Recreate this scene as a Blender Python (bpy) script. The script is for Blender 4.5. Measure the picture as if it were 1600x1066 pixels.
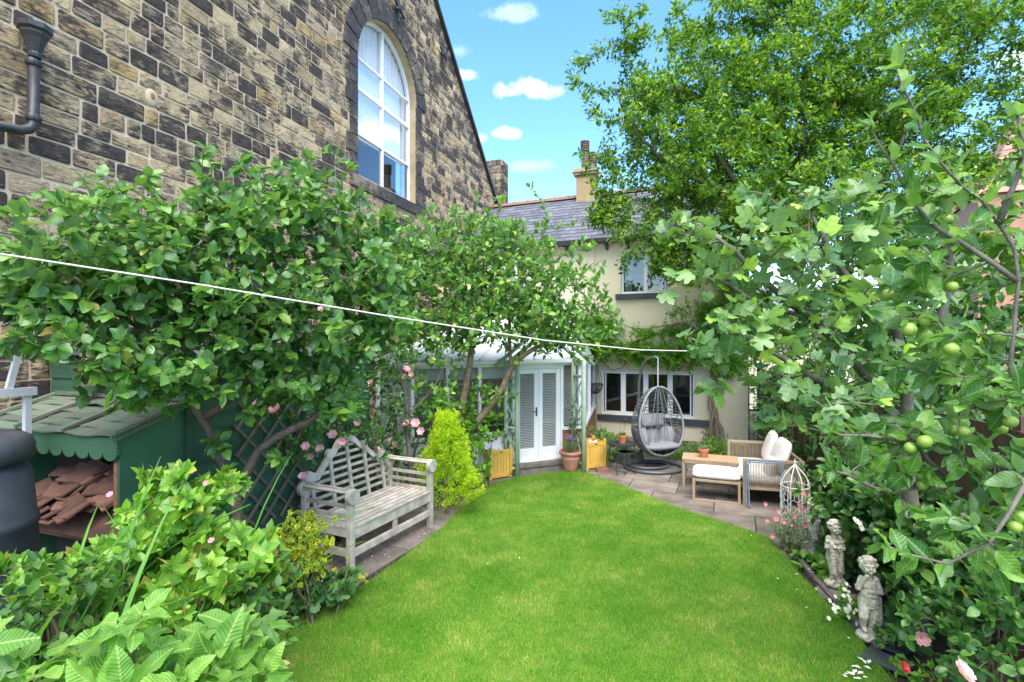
import bpy, bmesh, math, random
import numpy as np
from mathutils import Vector, Matrix, noise as mnoise

for o in list(bpy.data.objects): bpy.data.objects.remove(o)
SC = bpy.context.scene
COL = SC.collection
random.seed(7); RNG = np.random.default_rng(7)

# ------------------------------------------------------------------ camera, sky, sun, exposure
HC, FP, HY = 2.4, 800.0, 530.0          # eye height, focal length in pixels of the 1600 px picture, horizon row
cd = bpy.data.cameras.new('camera'); cam = bpy.data.objects.new('camera', cd); COL.objects.link(cam)
cam.location = (0, 0, HC); cam.rotation_euler = (math.radians(90), 0, 0)
cd.sensor_width = 36; cd.lens = 18; cd.shift_y = -3/1600; cd.clip_start = .05; cd.clip_end = 2000
SC.camera = cam
SC.view_settings.view_transform = 'Standard'; SC.view_settings.look = 'None'
SC.view_settings.gamma = 1; SC.view_settings.use_curve_mapping = False
SC.view_settings.exposure = 2.12
SUN_EL, SUN_AZ = math.radians(60), math.radians(178)      # azimuth clockwise from +Y
W = bpy.data.worlds.new('World'); SC.world = W; W.use_nodes = True
def build_world():
    nt = W.node_tree; N = nt.nodes; L = nt.links; N.clear()
    out = N.new('ShaderNodeOutputWorld'); bg = N.new('ShaderNodeBackground'); bg.inputs[1].default_value = .115
    sky = N.new('ShaderNodeTexSky'); sky.sky_type = 'NISHITA'; sky.sun_disc = False
    sky.sun_elevation = SUN_EL; sky.sun_rotation = SUN_AZ; sky.air_density = 1.0; sky.dust_density = .6; sky.ozone_density = 1.3
    hs = N.new('ShaderNodeHueSaturation'); hs.inputs['Saturation'].default_value = 1.26; hs.inputs['Value'].default_value = 1.0
    L.new(sky.outputs[0], hs.inputs['Color'])
    tc = N.new('ShaderNodeTexCoord')
    nz = N.new('ShaderNodeTexNoise'); nz.inputs['Scale'].default_value = 22; nz.inputs['Detail'].default_value = 8; nz.inputs['Roughness'].default_value = .6
    L.new(tc.outputs['Generated'], nz.inputs['Vector'])
    def math_(op, a, b=None, c=None):
        m = N.new('ShaderNodeMath'); m.operation = op
        for i, v in enumerate((a, b, c)):
            if v is None: continue
            if isinstance(v, (int, float)): m.inputs[i].default_value = v
            else: L.new(v, m.inputs[i])
        return m.outputs[0]
    tot = None
    # small fair-weather clouds: (px, py, half width px, half height px, density)
    for (px, py, rx, ry, dn) in [(822, 137, 50, 15, .95), (790, 208, 23, 8, .8), (730, 118, 24, 8, .6), (800, 22, 46, 12, .35),
                                 (748, 216, 16, 8, .5), (820, 258, 50, 10, .25), (715, 80, 18, 9, .22), (835, 345, 90, 9, .2),
                                 (1700, 60, 120, 30, .8), (-300, 100, 160, 40, .8), (2300, -100, 220, 60, .8)]:
        d = Vector(((px-800)/FP, 1, (HY-py)/FP)); ln = d.length; d.normalize()
        m = N.new('ShaderNodeMapping'); m.vector_type = 'POINT'
        m.inputs['Location'].default_value = tuple(-d[i]*(1/(rx/FP/ln), 1/(rx/FP/ln), 1/(ry/FP/ln))[i] for i in range(3))
        m.inputs['Scale'].default_value = (1/(rx/FP/ln), 1/(rx/FP/ln), 1/(ry/FP/ln))
        L.new(tc.outputs['Generated'], m.inputs['Vector'])
        vl = N.new('ShaderNodeVectorMath'); vl.operation = 'LENGTH'; L.new(m.outputs[0], vl.inputs[0])
        q = math_('SUBTRACT', 1.25, vl.outputs['Value'])
        q = math_('ADD', q, math_('MULTIPLY', math_('SUBTRACT', nz.outputs['Fac'], .5), 3.0))
        mr = N.new('ShaderNodeMapRange'); mr.inputs[1].default_value = .1; mr.inputs[2].default_value = .95; mr.inputs[4].default_value = dn
        mr.interpolation_type = 'SMOOTHSTEP'; L.new(q, mr.inputs[0])
        tot = mr.outputs[0] if tot is None else math_('MAXIMUM', tot, mr.outputs[0])
    mx = N.new('ShaderNodeMix'); mx.data_type = 'RGBA'
    L.new(tot, mx.inputs[0]); L.new(hs.outputs[0], mx.inputs[6]); mx.inputs[7].default_value = (3.6, 3.7, 3.85, 1)
    L.new(mx.outputs[2], bg.inputs[0]); L.new(bg.outputs[0], out.inputs[0])
build_world()
sd = bpy.data.lights.new('sun', 'SUN'); sun = bpy.data.objects.new('sun', sd); COL.objects.link(sun)
sd.energy = 2.15; sd.angle = math.radians(65); sd.color = (1, .925, .81)
sv = Vector((math.sin(SUN_AZ)*math.cos(SUN_EL), math.cos(SUN_AZ)*math.cos(SUN_EL), math.sin(SUN_EL)))
sun.rotation_euler = sv.to_track_quat('Z', 'Y').to_euler(); sun.location = (8, -10, 30)

# ------------------------------------------------------------------ layout helpers
def P(px, py, Y): return Vector(((px-800)/FP*Y, Y, HC+(HY-py)/FP*Y))
def G(px, py, z=0.0):
    Y = (HC-z)*FP/(py-HY); return Vector(((px-800)/FP*Y, Y, z))
class Frame:                                       # a wall or thing frame: local X runs along it, -Y faces the garden
    def __init__(s, o, d):
        s.o = Vector((o[0], o[1], 0)); s.x = Vector((d[0], d[1], 0)).normalized(); s.y = Vector((-s.x.y, s.x.x, 0)); s.rz = math.atan2(s.x.y, s.x.x)
    def w(s, x, y, z=0): return s.o+s.x*x+s.y*y+Vector((0, 0, z))
    def l(s, p):
        q = Vector((p[0], p[1], 0))-s.o; return Vector((q.dot(s.x), q.dot(s.y), p[2] if len(p) > 2 else 0))
    def px(s, px, py=None, y=0.0):                 # where a sight line meets the plane at local y
        k = (px-800)/FP; o = s.o+s.y*y
        t = (k*o.y-o.x)/(s.x.x-k*s.x.y); Y = o.y+t*s.x.y
        return (t, HC+(HY-py)/FP*Y) if py is not None else t

# ------------------------------------------------------------------ mesh helpers
class MB:
    def __init__(s): s.v = []; s.f = []
    def add(s, vs, fs):
        b = len(s.v); s.v += [tuple(v) for v in vs]; s.f += [tuple(i+b for i in f) for f in fs]; return s
    def box(s, c, d, rz=0, M=None):
        R = M if M is not None else Matrix.Rotation(rz, 3, 'Z'); c = Vector(c)
        vs = [c+R@Vector((x*d[0]/2, y*d[1]/2, z*d[2]/2)) for z in (-1, 1) for y in (-1, 1) for x in (-1, 1)]
        return s.add(vs, [(0, 2, 3, 1), (4, 5, 7, 6), (0, 1, 5, 4), (2, 6, 7, 3), (0, 4, 6, 2), (1, 3, 7, 5)])
    def bb(s, x0, x1, y0, y1, z0, z1): return s.box(((x0+x1)/2, (y0+y1)/2, (z0+z1)/2), (abs(x1-x0), abs(y1-y0), abs(z1-z0)))
    def bar(s, a, b, w, h, up=(0, 0, 1)):
        a = Vector(a); b = Vector(b); d = (b-a); L = d.length; d.normalize(); x = d.cross(Vector(up))
        if x.length < 1e-4: x = d.cross(Vector((0, 1, 0)))
        x.normalize(); z = x.cross(d); R = Matrix((x, d, z)).transposed()
        return s.box((a+b)/2, (w, L, h), M=R)
    def tube(s, pts, r, n=8, cap=True, closed=False):
        pts = [Vector(p) for p in pts]; m = len(pts)
        rs = r if hasattr(r, '__len__') else [r]*m
        b = len(s.v); prev = None
        for i, p in enumerate(pts):
            if closed: t = pts[(i+1) % m]-pts[i-1]
            else: t = pts[min(i+1, m-1)]-pts[max(i-1, 0)]
            if t.length < 1e-9: t = Vector((0, 0, 1))
            t.normalize()
            if prev is None:
                u = t.cross(Vector((0, 0, 1)))
                if u.length < .1: u = t.cross(Vector((0, 1, 0)))
            else: u = prev-t*prev.dot(t)
            u.normalize(); prev = u; w = t.cross(u)
            for k in range(n):
                a = 2*math.pi*k/n; s.v.append(tuple(p+(u*math.cos(a)+w*math.sin(a))*rs[i]))
        for i in range(m if closed else m-1):
            j = (i+1) % m
            for k in range(n): s.f.append((b+i*n+k, b+i*n+(k+1) % n, b+j*n+(k+1) % n, b+j*n+k))
        if cap and not closed:
            s.f.append(tuple(b+k for k in range(n-1, -1, -1))); s.f.append(tuple(b+(m-1)*n+k for k in range(n)))
        return s
    def lathe(s, c, prof, n=24, cap=True):
        b = len(s.v); c = Vector(c)
        for (r, z) in prof:
            for k in range(n): a = 2*math.pi*k/n; s.v.append((c.x+r*math.cos(a), c.y+r*math.sin(a), c.z+z))
        for i in range(len(prof)-1):
            for k in range(n): s.f.append((b+i*n+k, b+i*n+(k+1) % n, b+(i+1)*n+(k+1) % n, b+(i+1)*n+k))
        if cap:
            s.f.append(tuple(b+k for k in range(n-1, -1, -1))); e = b+(len(prof)-1)*n; s.f.append(tuple(e+k for k in range(n)))
        return s
    def prism(s, poly, a, b, ax='y'):              # polygon in the other two coordinates, pushed from a to b along ax
        n = len(poly)
        def mk(p, t): return {'y': (p[0], t, p[1]), 'z': (p[0], p[1], t), 'x': (t, p[0], p[1])}[ax]
        vs = [mk(p, a) for p in poly]+[mk(p, b) for p in poly]
        return s.add(vs, [tuple(range(n)), tuple(range(2*n-1, n-1, -1))]+[(i, i+n, (i+1) % n+n, (i+1) % n) for i in range(n)])
    def ball(s, c, r, n=10, m=7, R=None):
        c = Vector(c); rr = r if hasattr(r, '__len__') else (r, r, r); b = len(s.v)
        for i in range(m+1):
            t = math.pi*i/m
            for k in range(n):
                a = 2*math.pi*k/n; q = Vector((rr[0]*math.sin(t)*math.cos(a), rr[1]*math.sin(t)*math.sin(a), rr[2]*math.cos(t)))
                s.v.append(tuple(c+(R@q if R is not None else q)))
        for i in range(m):
            for k in range(n): s.f.append((b+i*n+k, b+(i+1)*n+k, b+(i+1)*n+(k+1) % n, b+i*n+(k+1) % n))
        return s
    def pillow(s, c, d, R=None, e=.35, n=20, m=12):
        c = Vector(c); b = len(s.v); sg = lambda v, p: math.copysign(abs(v)**p, v)
        for i in range(m+1):
            t = -math.pi/2+math.pi*i/m
            for k in range(n):
                a = 2*math.pi*k/n
                q = Vector((d[0]/2*sg(math.cos(t), e*1.6)*sg(math.cos(a), e), d[1]/2*sg(math.cos(t), e*1.6)*sg(math.sin(a), e), d[2]/2*sg(math.sin(t), .8)))
                q.z *= 1-.25*((2*q.x/d[0])**4+(2*q.y/d[1])**4)
                s.v.append(tuple(c+(R@q if R is not None else q)))
        for i in range(m):
            for k in range(n): s.f.append((b+i*n+k, b+i*n+(k+1) % n, b+(i+1)*n+(k+1) % n, b+(i+1)*n+k))
        return s
def mesh_of(name, mb, fix=True):
    me = bpy.data.meshes.new(name); me.from_pydata(mb.v, [], mb.f)
    if fix:
        bm = bmesh.new(); bm.from_mesh(me); bmesh.ops.recalc_face_normals(bm, faces=bm.faces); bm.to_mesh(me); bm.free()
    return me
def part(name, mb, mat, parent=None, smooth=False, bevel=0, kind=None):
    me = mb if isinstance(mb, bpy.types.Mesh) else mesh_of(name, mb)
    if mat is not None: me.materials.clear(); me.materials.append(mat)
    o = bpy.data.objects.new(name, me); COL.objects.link(o)
    if parent is not None: o.parent = parent
    if smooth:
        me.polygons.foreach_set('use_smooth', [True]*len(me.polygons))
    if bevel:
        b = o.modifiers.new('bevel', 'BEVEL'); b.width = bevel; b.segments = 2; b.limit_method = 'ANGLE'
    if kind: o['kind'] = kind
    return o
def thing(name, label, cat, loc=(0, 0, 0), rz=0, group=None):
    o = bpy.data.objects.new(name, None); COL.objects.link(o); o.empty_display_size = .1
    o.location = loc; o.rotation_euler = (0, 0, rz); return tag(o, label, cat, group)
def tag(o, label, cat, group=None):
    o['label'] = label; o['category'] = cat
    if group: o['group'] = group
    return o
def struct(name, mb, mat, **k): return part(name, mb, mat, None, kind='structure', **k)
def copy_tree(o, parent=None):
    c = o.copy(); COL.objects.link(c); c.parent = parent
    for ch in o.children: copy_tree(ch, c)
    return c

# ------------------------------------------------------------------ materials
def rnd_val(N, L):
    oi = N.new('ShaderNodeObjectInfo'); ge = N.new('ShaderNodeNewGeometry')
    a = N.new('ShaderNodeMath'); a.operation = 'ADD'; L.new(oi.outputs['Random'], a.inputs[0]); L.new(ge.outputs['Random Per Island'], a.inputs[1])
    f = N.new('ShaderNodeMath'); f.operation = 'FRACT'; L.new(a.outputs[0], f.inputs[0]); return f.outputs[0]
def ramp(N, L, fac, stops):
    r = N.new('ShaderNodeValToRGB'); e = r.color_ramp.elements
    while len(e) > 1: e.remove(e[0])
    e[0].position = stops[0][0]; e[0].color = (*stops[0][1], 1)
    for p, c in stops[1:]:
        x = e.new(p); x.color = (*c, 1)
    L.new(fac, r.inputs[0]); return r.outputs[0]
def nmat(name):
    m = bpy.data.materials.new(name); m.use_nodes = True; N = m.node_tree.nodes; L = m.node_tree.links
    return m, N, L, N['Principled BSDF']
def mixc(N, L, fac, a, b, mode='MIX'):
    x = N.new('ShaderNodeMix'); x.data_type = 'RGBA'; x.blend_type = mode
    for i, v in ((0, fac), (6, a), (7, b)):
        if isinstance(v, (int, float)): x.inputs[i].default_value = v
        elif isinstance(v, tuple): x.inputs[i].default_value = (*v[:3], 1)
        else: L.new(v, x.inputs[i])
    return x.outputs[2]
def objvec(N, L, scale=(1, 1, 1)):
    tc = N.new('ShaderNodeTexCoord'); oi = N.new('ShaderNodeObjectInfo')
    mp = N.new('ShaderNodeMapping'); mp.inputs['Scale'].default_value = scale; L.new(tc.outputs['Object'], mp.inputs['Vector'])
    mu = N.new('ShaderNodeVectorMath'); mu.operation = 'SCALE'; mu.inputs[0].default_value = (17, 31, 23); L.new(oi.outputs['Random'], mu.inputs['Scale'])
    ad = N.new('ShaderNodeVectorMath'); ad.operation = 'ADD'; L.new(mp.outputs[0], ad.inputs[0]); L.new(mu.outputs[0], ad.inputs[1]); return ad.outputs[0]
def noise_(N, L, vec, sc, det=6, ro=.55, dist=0):
    n = N.new('ShaderNodeTexNoise'); n.inputs['Scale'].default_value = sc; n.inputs['Detail'].default_value = det
    n.inputs['Roughness'].default_value = ro; n.inputs['Distortion'].default_value = dist; L.new(vec, n.inputs['Vector']); return n.outputs['Fac']
def bump_(N, L, h, strength, dist=.02, nrm=None):
    b = N.new('ShaderNodeBump'); b.inputs['Strength'].default_value = strength; b.inputs['Distance'].default_value = dist
    L.new(h, b.inputs['Height'])
    if nrm is not None: L.new(nrm, b.inputs['Normal'])
    return b.outputs[0]
def mat(name, c1, c2=None, rough=.7, sc=6, bump=0, bsc=60, metal=0, stretch=(1, 1, 1), var=0, spec=.5, det=6, lo=.35, hi=.65, bd=.01):
    m, N, L, B = nmat(name)
    v = objvec(N, L, stretch); c2 = c2 or tuple(x*.8 for x in c1)
    f = noise_(N, L, v, sc, det); col = ramp(N, L, f, [(lo, c1), (hi, c2)])
    if var:
        r = rnd_val(N, L); col = mixc(N, L, 1.0, col, ramp(N, L, r, [(0, (1-var,)*3), (1, (1+var*.5,)*3)]), 'MULTIPLY')
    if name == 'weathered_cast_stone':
        ge = N.new('ShaderNodeNewGeometry'); col = mixc(N, L, 1.0, col, ramp(N, L, ge.outputs['Pointiness'], [(.40, (.16, .15, .13)), (.49, (.85, .85, .83)), (.56, (1.25, 1.25, 1.2))]), 'MULTIPLY')  # darkens creases and lightens raised parts by pointiness, over the weathered patches
    L.new(col, B.inputs['Base Color']); B.inputs['Roughness'].default_value = rough; B.inputs['Metallic'].default_value = metal
    B.inputs['Specular IOR Level'].default_value = spec
    if bump: L.new(bump_(N, L, noise_(N, L, v, bsc, 8, .65), bump, bd), B.inputs['Normal'])
    return m
def leafmat(name, stops, trans=.35, rough=.42, vein=0.0, back=None, tcol=1.5, spec=.35, vfreq=9):
    m, N, L, B = nmat(name); r = rnd_val(N, L)
    col = ramp(N, L, r, [(p*.985, c) for p, c in stops]+([(.995, (.28, .29, .05)), (1, (.26, .17, .05))] if 'leaf' in name and 'fig' not in name and 'rasp' not in name and 'near' not in name else []))
    tc = N.new('ShaderNodeTexCoord'); pn = noise_(N, L, tc.outputs['Object'], 1.7, 3)
    col = mixc(N, L, 1.0, col, ramp(N, L, pn, [(.3, (.78, .84, .8)), (.7, (1.2, 1.12, 1.1))]), 'MULTIPLY')
    col = mixc(N, L, 1.0, col, (1.22, 1.18, 1.15), 'MULTIPLY')
    nrm = None
    if vein:
        sx = N.new('ShaderNodeSeparateXYZ'); L.new(tc.outputs['UV'], sx.inputs[0])
        def mt(op, a, b=0.0, c=None):
            x = N.new('ShaderNodeMath'); x.operation = op
            for i, q in enumerate((a, b, c)):
                if q is None: continue
                if isinstance(q, (int, float)): x.inputs[i].default_value = q
                else: L.new(q, x.inputs[i])
            return x.outputs[0]
        au = mt('ABSOLUTE', mt('SUBTRACT', sx.outputs[0], .5))
        ch = mt('SINE', mt('MULTIPLY', mt('SUBTRACT', sx.outputs[1], mt('MULTIPLY', au, .8)), vfreq*6.283))
        side = mt('MULTIPLY', mt('GREATER_THAN', ch, .86), .45)
        mid = mt('LESS_THAN', au, .022)
        vf = mt('MULTIPLY', mt('MAXIMUM', side, mid), vein)
        col = mixc(N, L, vf, col, (.32, .42, .13))
        nrm = bump_(N, L, mt('ADD', mt('MULTIPLY', ch, -.5), mt('MULTIPLY', mid, -1.0)), .3*vein+.03, .01)
        L.new(nrm, B.inputs['Normal'])
    if back:
        ge = N.new('ShaderNodeNewGeometry'); col = mixc(N, L, ge.outputs['Backfacing'], col, mixc(N, L, .6, col, back))
    L.new(col, B.inputs['Base Color']); B.inputs['Roughness'].default_value = rough+.06; B.inputs['Specular IOR Level'].default_value = spec
    tr = N.new('ShaderNodeBsdfTranslucent'); L.new(mixc(N, L, 1.0, col, (tcol*1.1, tcol*1.25, tcol*.45), 'MULTIPLY'), tr.inputs[0])
    mx = N.new('ShaderNodeMixShader'); mx.inputs[0].default_value = trans
    L.new(B.outputs[0], mx.inputs[1]); L.new(tr.outputs[0], mx.inputs[2]); L.new(mx.outputs[0], N['Material Output'].inputs[0])
    return m
def glassmat(name, tint=(.9, .95, .95), refl=1.0, rough=.02):
    m, N, L, B = nmat(name); N.remove(B)
    t = N.new('ShaderNodeBsdfTransparent'); t.inputs[0].default_value = (*tint, 1)
    g = N.new('ShaderNodeBsdfGlossy'); g.inputs['Roughness'].default_value = rough
    fr = N.new('ShaderNodeFresnel'); fr.inputs[0].default_value = 1.7
    q = N.new('ShaderNodeMath'); q.operation = 'MULTIPLY'; q.use_clamp = True; q.inputs[1].default_value = refl; L.new(fr.outputs[0], q.inputs[0])
    mx = N.new('ShaderNodeMixShader'); L.new(q.outputs[0], mx.inputs[0]); L.new(t.outputs[0], mx.inputs[1]); L.new(g.outputs[0], mx.inputs[2])
    L.new(mx.outputs[0], N['Material Output'].inputs[0]); return m
def stonemat(name, dark, buff, bias=.0, bump=.5):
    m, N, L, B = nmat(name); v = objvec(N, L); r = rnd_val(N, L)
    def mt(op, a, b=0.0):
        x = N.new('ShaderNodeMath'); x.operation = op
        for i, q in enumerate((a, b)):
            if isinstance(q, (int, float)): x.inputs[i].default_value = q
            else: L.new(q, x.inputs[i])
        return x.outputs[0]
    n1 = noise_(N, L, v, 2.6, 7, .62); vs = objvec(N, L, (1, 1, 4)); n2 = noise_(N, L, vs, 9, 7, .7, .6)
    f = mt('ADD', mt('ADD', mt('MULTIPLY', mt('SUBTRACT', n1, .5), 3.0), mt('MULTIPLY', mt('SUBTRACT', n2, .5), 2.8)), mt('ADD', mt('MULTIPLY', r, .85), .12+bias))
    r2 = mt('FRACT', mt('MULTIPLY', r, 7.31))
    bc = ramp(N, L, r2, [(0, tuple(x*1.18 for x in buff)), (.4, buff), (.7, (buff[0]*.8, buff[1]*.82, buff[2]*.95)), (1, (buff[0]*.95, buff[1]*.86, buff[2]*.62))])
    bc = mixc(N, L, 1.0, bc, ramp(N, L, noise_(N, L, vs, 22, 6), [(.3, (.72, .7, .66)), (.7, (1.2, 1.2, 1.18))]), 'MULTIPLY')
    dc = ramp(N, L, noise_(N, L, v, 14, 6), [(.3, dark), (.75, tuple(x*2.3 for x in dark))])
    ff = N.new('ShaderNodeMapRange'); ff.inputs[1].default_value = .3; ff.inputs[2].default_value = .85; L.new(f, ff.inputs[0])
    col = mixc(N, L, ff.outputs[0], bc, dc)
    L.new(col, B.inputs['Base Color']); B.inputs['Roughness'].default_value = .92; B.inputs['Specular IOR Level'].default_value = .2
    pit = N.new('ShaderNodeTexVoronoi'); pit.inputs['Scale'].default_value = 26; L.new(vs, pit.inputs['Vector'])
    hgt = mt('ADD', noise_(N, L, vs, 11, 9, .75, .9), mt('MULTIPLY', mt('MINIMUM', pit.outputs['Distance'], .35), mt('MULTIPLY', noise_(N, L, v, 1.8, 3), 1.6)))
    L.new(bump_(N, L, hgt, bump, .07), B.inputs['Normal']); return m

m_stone = stonemat('sooty_sandstone', (.062, .052, .048), (.70, .55, .35), .13, 1.0)
m_voussoir = stonemat('dark_sandstone', (.04, .038, .04), (.25, .21, .15), .45, .5)
m_chim = stonemat('chimney_stone', (.045, .04, .036), (.33, .26, .17), .1, .6)
m_chim2 = stonemat('pale_chimney_stone', (.1, .08, .06), (.44, .36, .24), -.35, .4)
m_mortar = mat('mortar', (.46, .365, .26), (.58, .47, .34), .95, 3, .5, 40)
m_reveal = mat('buff_reveal_stone', (.45, .36, .21), (.3, .23, .14), .9, 3, .3, 30)
m_white = mat('white_upvc', (.80, .81, .82), (.76, .77, .79), .35, 2)
m_whitep = mat('white_painted_metal', (.72, .70, .64), (.45, .42, .36), .5, 9, .2, 60)
m_render = mat('cream_render', (.76, .69, .50), (.66, .59, .42), .9, .9, .25, 35, lo=.3, hi=.72, stretch=(1, 1, .45))
m_slate = mat('roof_slate', (.165, .17, .20), (.10, .105, .13), .6, 5, .35, 40, var=.35)
m_ridge = mat('clay_ridge_tile', (.25, .14, .10), (.15, .105, .085), .85, 8, .3)
m_black = mat('black_iron', (.022, .024, .027), (.045, .045, .045), .45, 8, .15, 50)
m_sill = mat('dark_blue_sill_paint', (.035, .045, .06), (.05, .06, .075), .5, 5, .1)
m_lead = mat('lead_flashing', (.5, .52, .55), (.38, .4, .43), .5, 6)
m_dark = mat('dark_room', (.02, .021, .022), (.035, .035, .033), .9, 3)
m_inner = mat('room_interior', (.12, .10, .08), (.05, .045, .04), .9, 2.5)
m_blind = mat('white_blind', (.90, .90, .90), (.87, .87, .88), .8, 2)
m_curtain = mat('net_curtain', (.86, .87, .88), (.72, .74, .78), .9, 5, stretch=(6, 6, .2))
m_vblind = mat('venetian_blind', (.85, .85, .80), (.74, .74, .68), .5, 4)
m_roller = mat('roller_blind', (.45, .48, .47), (.38, .4, .4), .8, 3)
m_glass = glassmat('window_glass', (.97, .98, .98), .5)
m_glassd = glassmat('reflective_glass', (.55, .62, .66), 2.2)
m_poly = mat('polycarbonate_roof', (.74, .80, .85), (.66, .73, .79), .3, 1.5, stretch=(1, 1, 1))
m_clad = mat('orange_timber_cladding', (.42, .16, .06), (.3, .11, .04), .5, 14, .1, 40, stretch=(1, 1, .12))
m_step = mat('weathered_step', (.22, .19, .155), (.13, .115, .1), .9, 6, .4)
m_sage = mat('sage_green_paint', (.38, .50, .36), (.32, .43, .30), .55, 7, .15, 40)
m_yellow = mat('yellow_wood_stain', (.72, .45, .09), (.56, .33, .06), .55, 9, .15, 40, stretch=(6, 6, .6), var=.12)
m_terra = mat('terracotta', (.47, .175, .085), (.36, .13, .065), .8, 9, .2)
m_terra2 = mat('pink_terracotta', (.43, .20, .135), (.33, .15, .1), .75, 9, .2)
m_tile = mat('broken_clay_tile', (.27, .13, .085), (.15, .085, .065), .9, 6, .4, 40, var=.5)
m_brick = mat('red_brick', (.36, .15, .09), (.25, .1, .07), .9, 8, .4, var=.3)
m_green = mat('dark_green_shed_paint', (.040, .115, .062), (.025, .078, .044), .6, 5, .35, 50, stretch=(.6, .6, 5), var=.22)
m_greenp = mat('green_panel_paint', (.045, .145, .08), (.036, .115, .062), .5, 2, .12)
m_greenr = mat('worn_green_roof_board', (.095, .165, .11), (.19, .18, .14), .85, 4, .5, 50, stretch=(.5, 4, 2), var=.3)
m_teak = mat('silvered_teak', (.56, .51, .43), (.34, .305, .25), .85, 7, .5, 70, var=.18)
m_trellis = mat('old_trellis_timber', (.22, .18, .12), (.15, .12, .085), .9, 8, .3, var=.2)
m_egg = mat('grey_rattan', (.17, .17, .175), (.11, .11, .115), .55, 30)
m_eggf = mat('grey_steel_tube', (.10, .105, .115), (.08, .085, .09), .35, 5)
m_eggr = mat('light_grey_rim', (.27, .27, .28), (.2, .2, .21), .5, 30, .2, 120)
m_cush = mat('grey_cushion_fabric', (.235, .235, .25), (.20, .2, .215), .95, 8, .25, 14, bd=.03)
m_cream = mat('cream_cushion_fabric', (.74, .71, .66), (.66, .63, .58), .95, 5, .3, 10, bd=.03)
m_taupe = mat('taupe_metal_frame', (.35, .265, .175), (.30, .225, .15), .5, 5)
m_rope = mat('taupe_rope', (.36, .28, .18), (.27, .2, .13), .9, 40, .3, 200)
m_deck = mat('teak_top', (.5, .32, .19), (.4, .25, .14), .6, 8, .2, stretch=(1, 10, 1), var=.1)
m_bluet = mat('blue_grey_tube', (.2, .235, .3), (.16, .19, .25), .35, 5)
m_butt = mat('charcoal_plastic', (.035, .04, .05), (.05, .055, .065), .5, 12, .25, 90)
m_alu = mat('pale_aluminium', (.68, .7, .76), (.58, .6, .66), .4, 5, metal=.2)
m_bird = mat('pale_log_box', (.55, .4, .24), (.42, .3, .18), .8, 8, .2, stretch=(4, 4, .6))
m_line = mat('washing_line_cord', (.72, .68, .62), (.6, .56, .5), .7, 60)
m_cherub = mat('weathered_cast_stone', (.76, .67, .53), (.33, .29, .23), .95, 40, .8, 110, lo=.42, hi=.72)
m_slab = mat('sandstone_paving', (.235, .195, .16), (.12, .10, .085), .9, 3.2, .35, 30, var=.28)
m_slabd = mat('dark_slate_offcut', (.07, .075, .085), (.045, .05, .055), .6, 8, .2)
m_soil = mat('garden_soil', (.055, .038, .027), (.028, .02, .015), .98, 14, .9, 30, bd=.05)
m_ground = mat('rough_ground', (.07, .085, .04), (.04, .05, .025), .98, 2, .4, 10)
m_bark = mat('grey_bark', (.19, .165, .14), (.09, .078, .065), .9, 14, .8, 60, stretch=(1, 1, .5))
m_barkp = mat('plum_bark', (.17, .115, .095), (.085, .06, .05), .55, 14, .6, 50, stretch=(1, 1, 3))
m_barka = mat('apple_bark', (.25, .18, .11), (.12, .09, .06), .85, 14, .7, 60)
m_twig = mat('green_brown_stem', (.16, .15, .07), (.1, .085, .045), .7, 20)
m_pinkstem = mat('brown_red_stem', (.3, .15, .09), (.2, .1, .06), .7, 20)
m_wist = mat('vine_bark', (.3, .235, .16), (.17, .13, .09), .9, 10, .8, 30, stretch=(3, 3, .5))
m_fence = mat('brown_fence_stain', (.12, .065, .04), (.07, .042, .03), .8, 10, .3, stretch=(4, 4, .5), var=.3)
m_nbrick = mat('pinkish_brick', (.42, .235, .165), (.34, .18, .125), .9, 6, .3, var=.25)
m_fruit = mat('green_apple_skin', (.20, .33, .045), (.28, .38, .07), .35, 12)
m_figf = mat('unripe_fig_skin', (.075, .13, .055), (.11, .17, .07), .6, 12)
m_white_pebble = mat('white_pebble', (.75, .73, .68), (.6, .58, .54), .6, 20, var=.15)
def petal(name, a, b): 
    return leafmat(name, [(0, a), (.5, b), (1, a)], .3, .6, 0, tcol=1.0)
m_rose = petal('pale_pink_petal', (.80, .43, .62), (.84, .62, .74)); m_daisy = petal('white_petal', (.84, .84, .82), (.8, .8, .78))
m_redf = petal('red_petal', (.65, .06, .06), (.7, .12, .12)); m_pinkf = petal('coral_petal', (.75, .2, .25), (.7, .3, .42))
m_mauve = petal('mauve_petal', (.33, .24, .5), (.25, .18, .42)); m_yel = mat('yellow_flower_centre', (.75, .5, .05))
# ------------------------------------------------------------------ CHURCH (left)
FC = Frame((-1.41, 14.46), (262, 800))
church = thing('church_building', 'tall sooty sandstone church gable wall with arched white window along the left side', 'church', FC.o, FC.rz)
u0, _ = FC.px(557, 272); u1, zs = FC.px(650, 322); zsill = FC.px(557, 272)[1]-.02
UC, WR = (u0+u1)/2, (u1-u0)/2
zap = FC.px(606, 42)[1]; ZSP = zap-WR
vA = FC.px(775, 322); vB = FC.px(677, 0)
def verge(u): return vA[1]+(u-vA[0])*(vB[1]-vA[1])/(vB[0]-vA[0])
def verge_u(z): return vA[0]+(z-vA[1])*(vB[0]-vA[0])/(vB[1]-vA[1])
ZTOP = 13.5
def arch_half(z, r=WR):                      # half width of the opening at height z
    if z <= ZSP: return r
    return math.sqrt(max(0, r*r-(z-ZSP)**2))
mb = MB(); us = list(np.arange(-14, UC-WR, .5))+list(np.linspace(UC-WR, UC+WR, 33))+list(np.arange(UC+WR+.2, vA[0]+3, .4))
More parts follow.
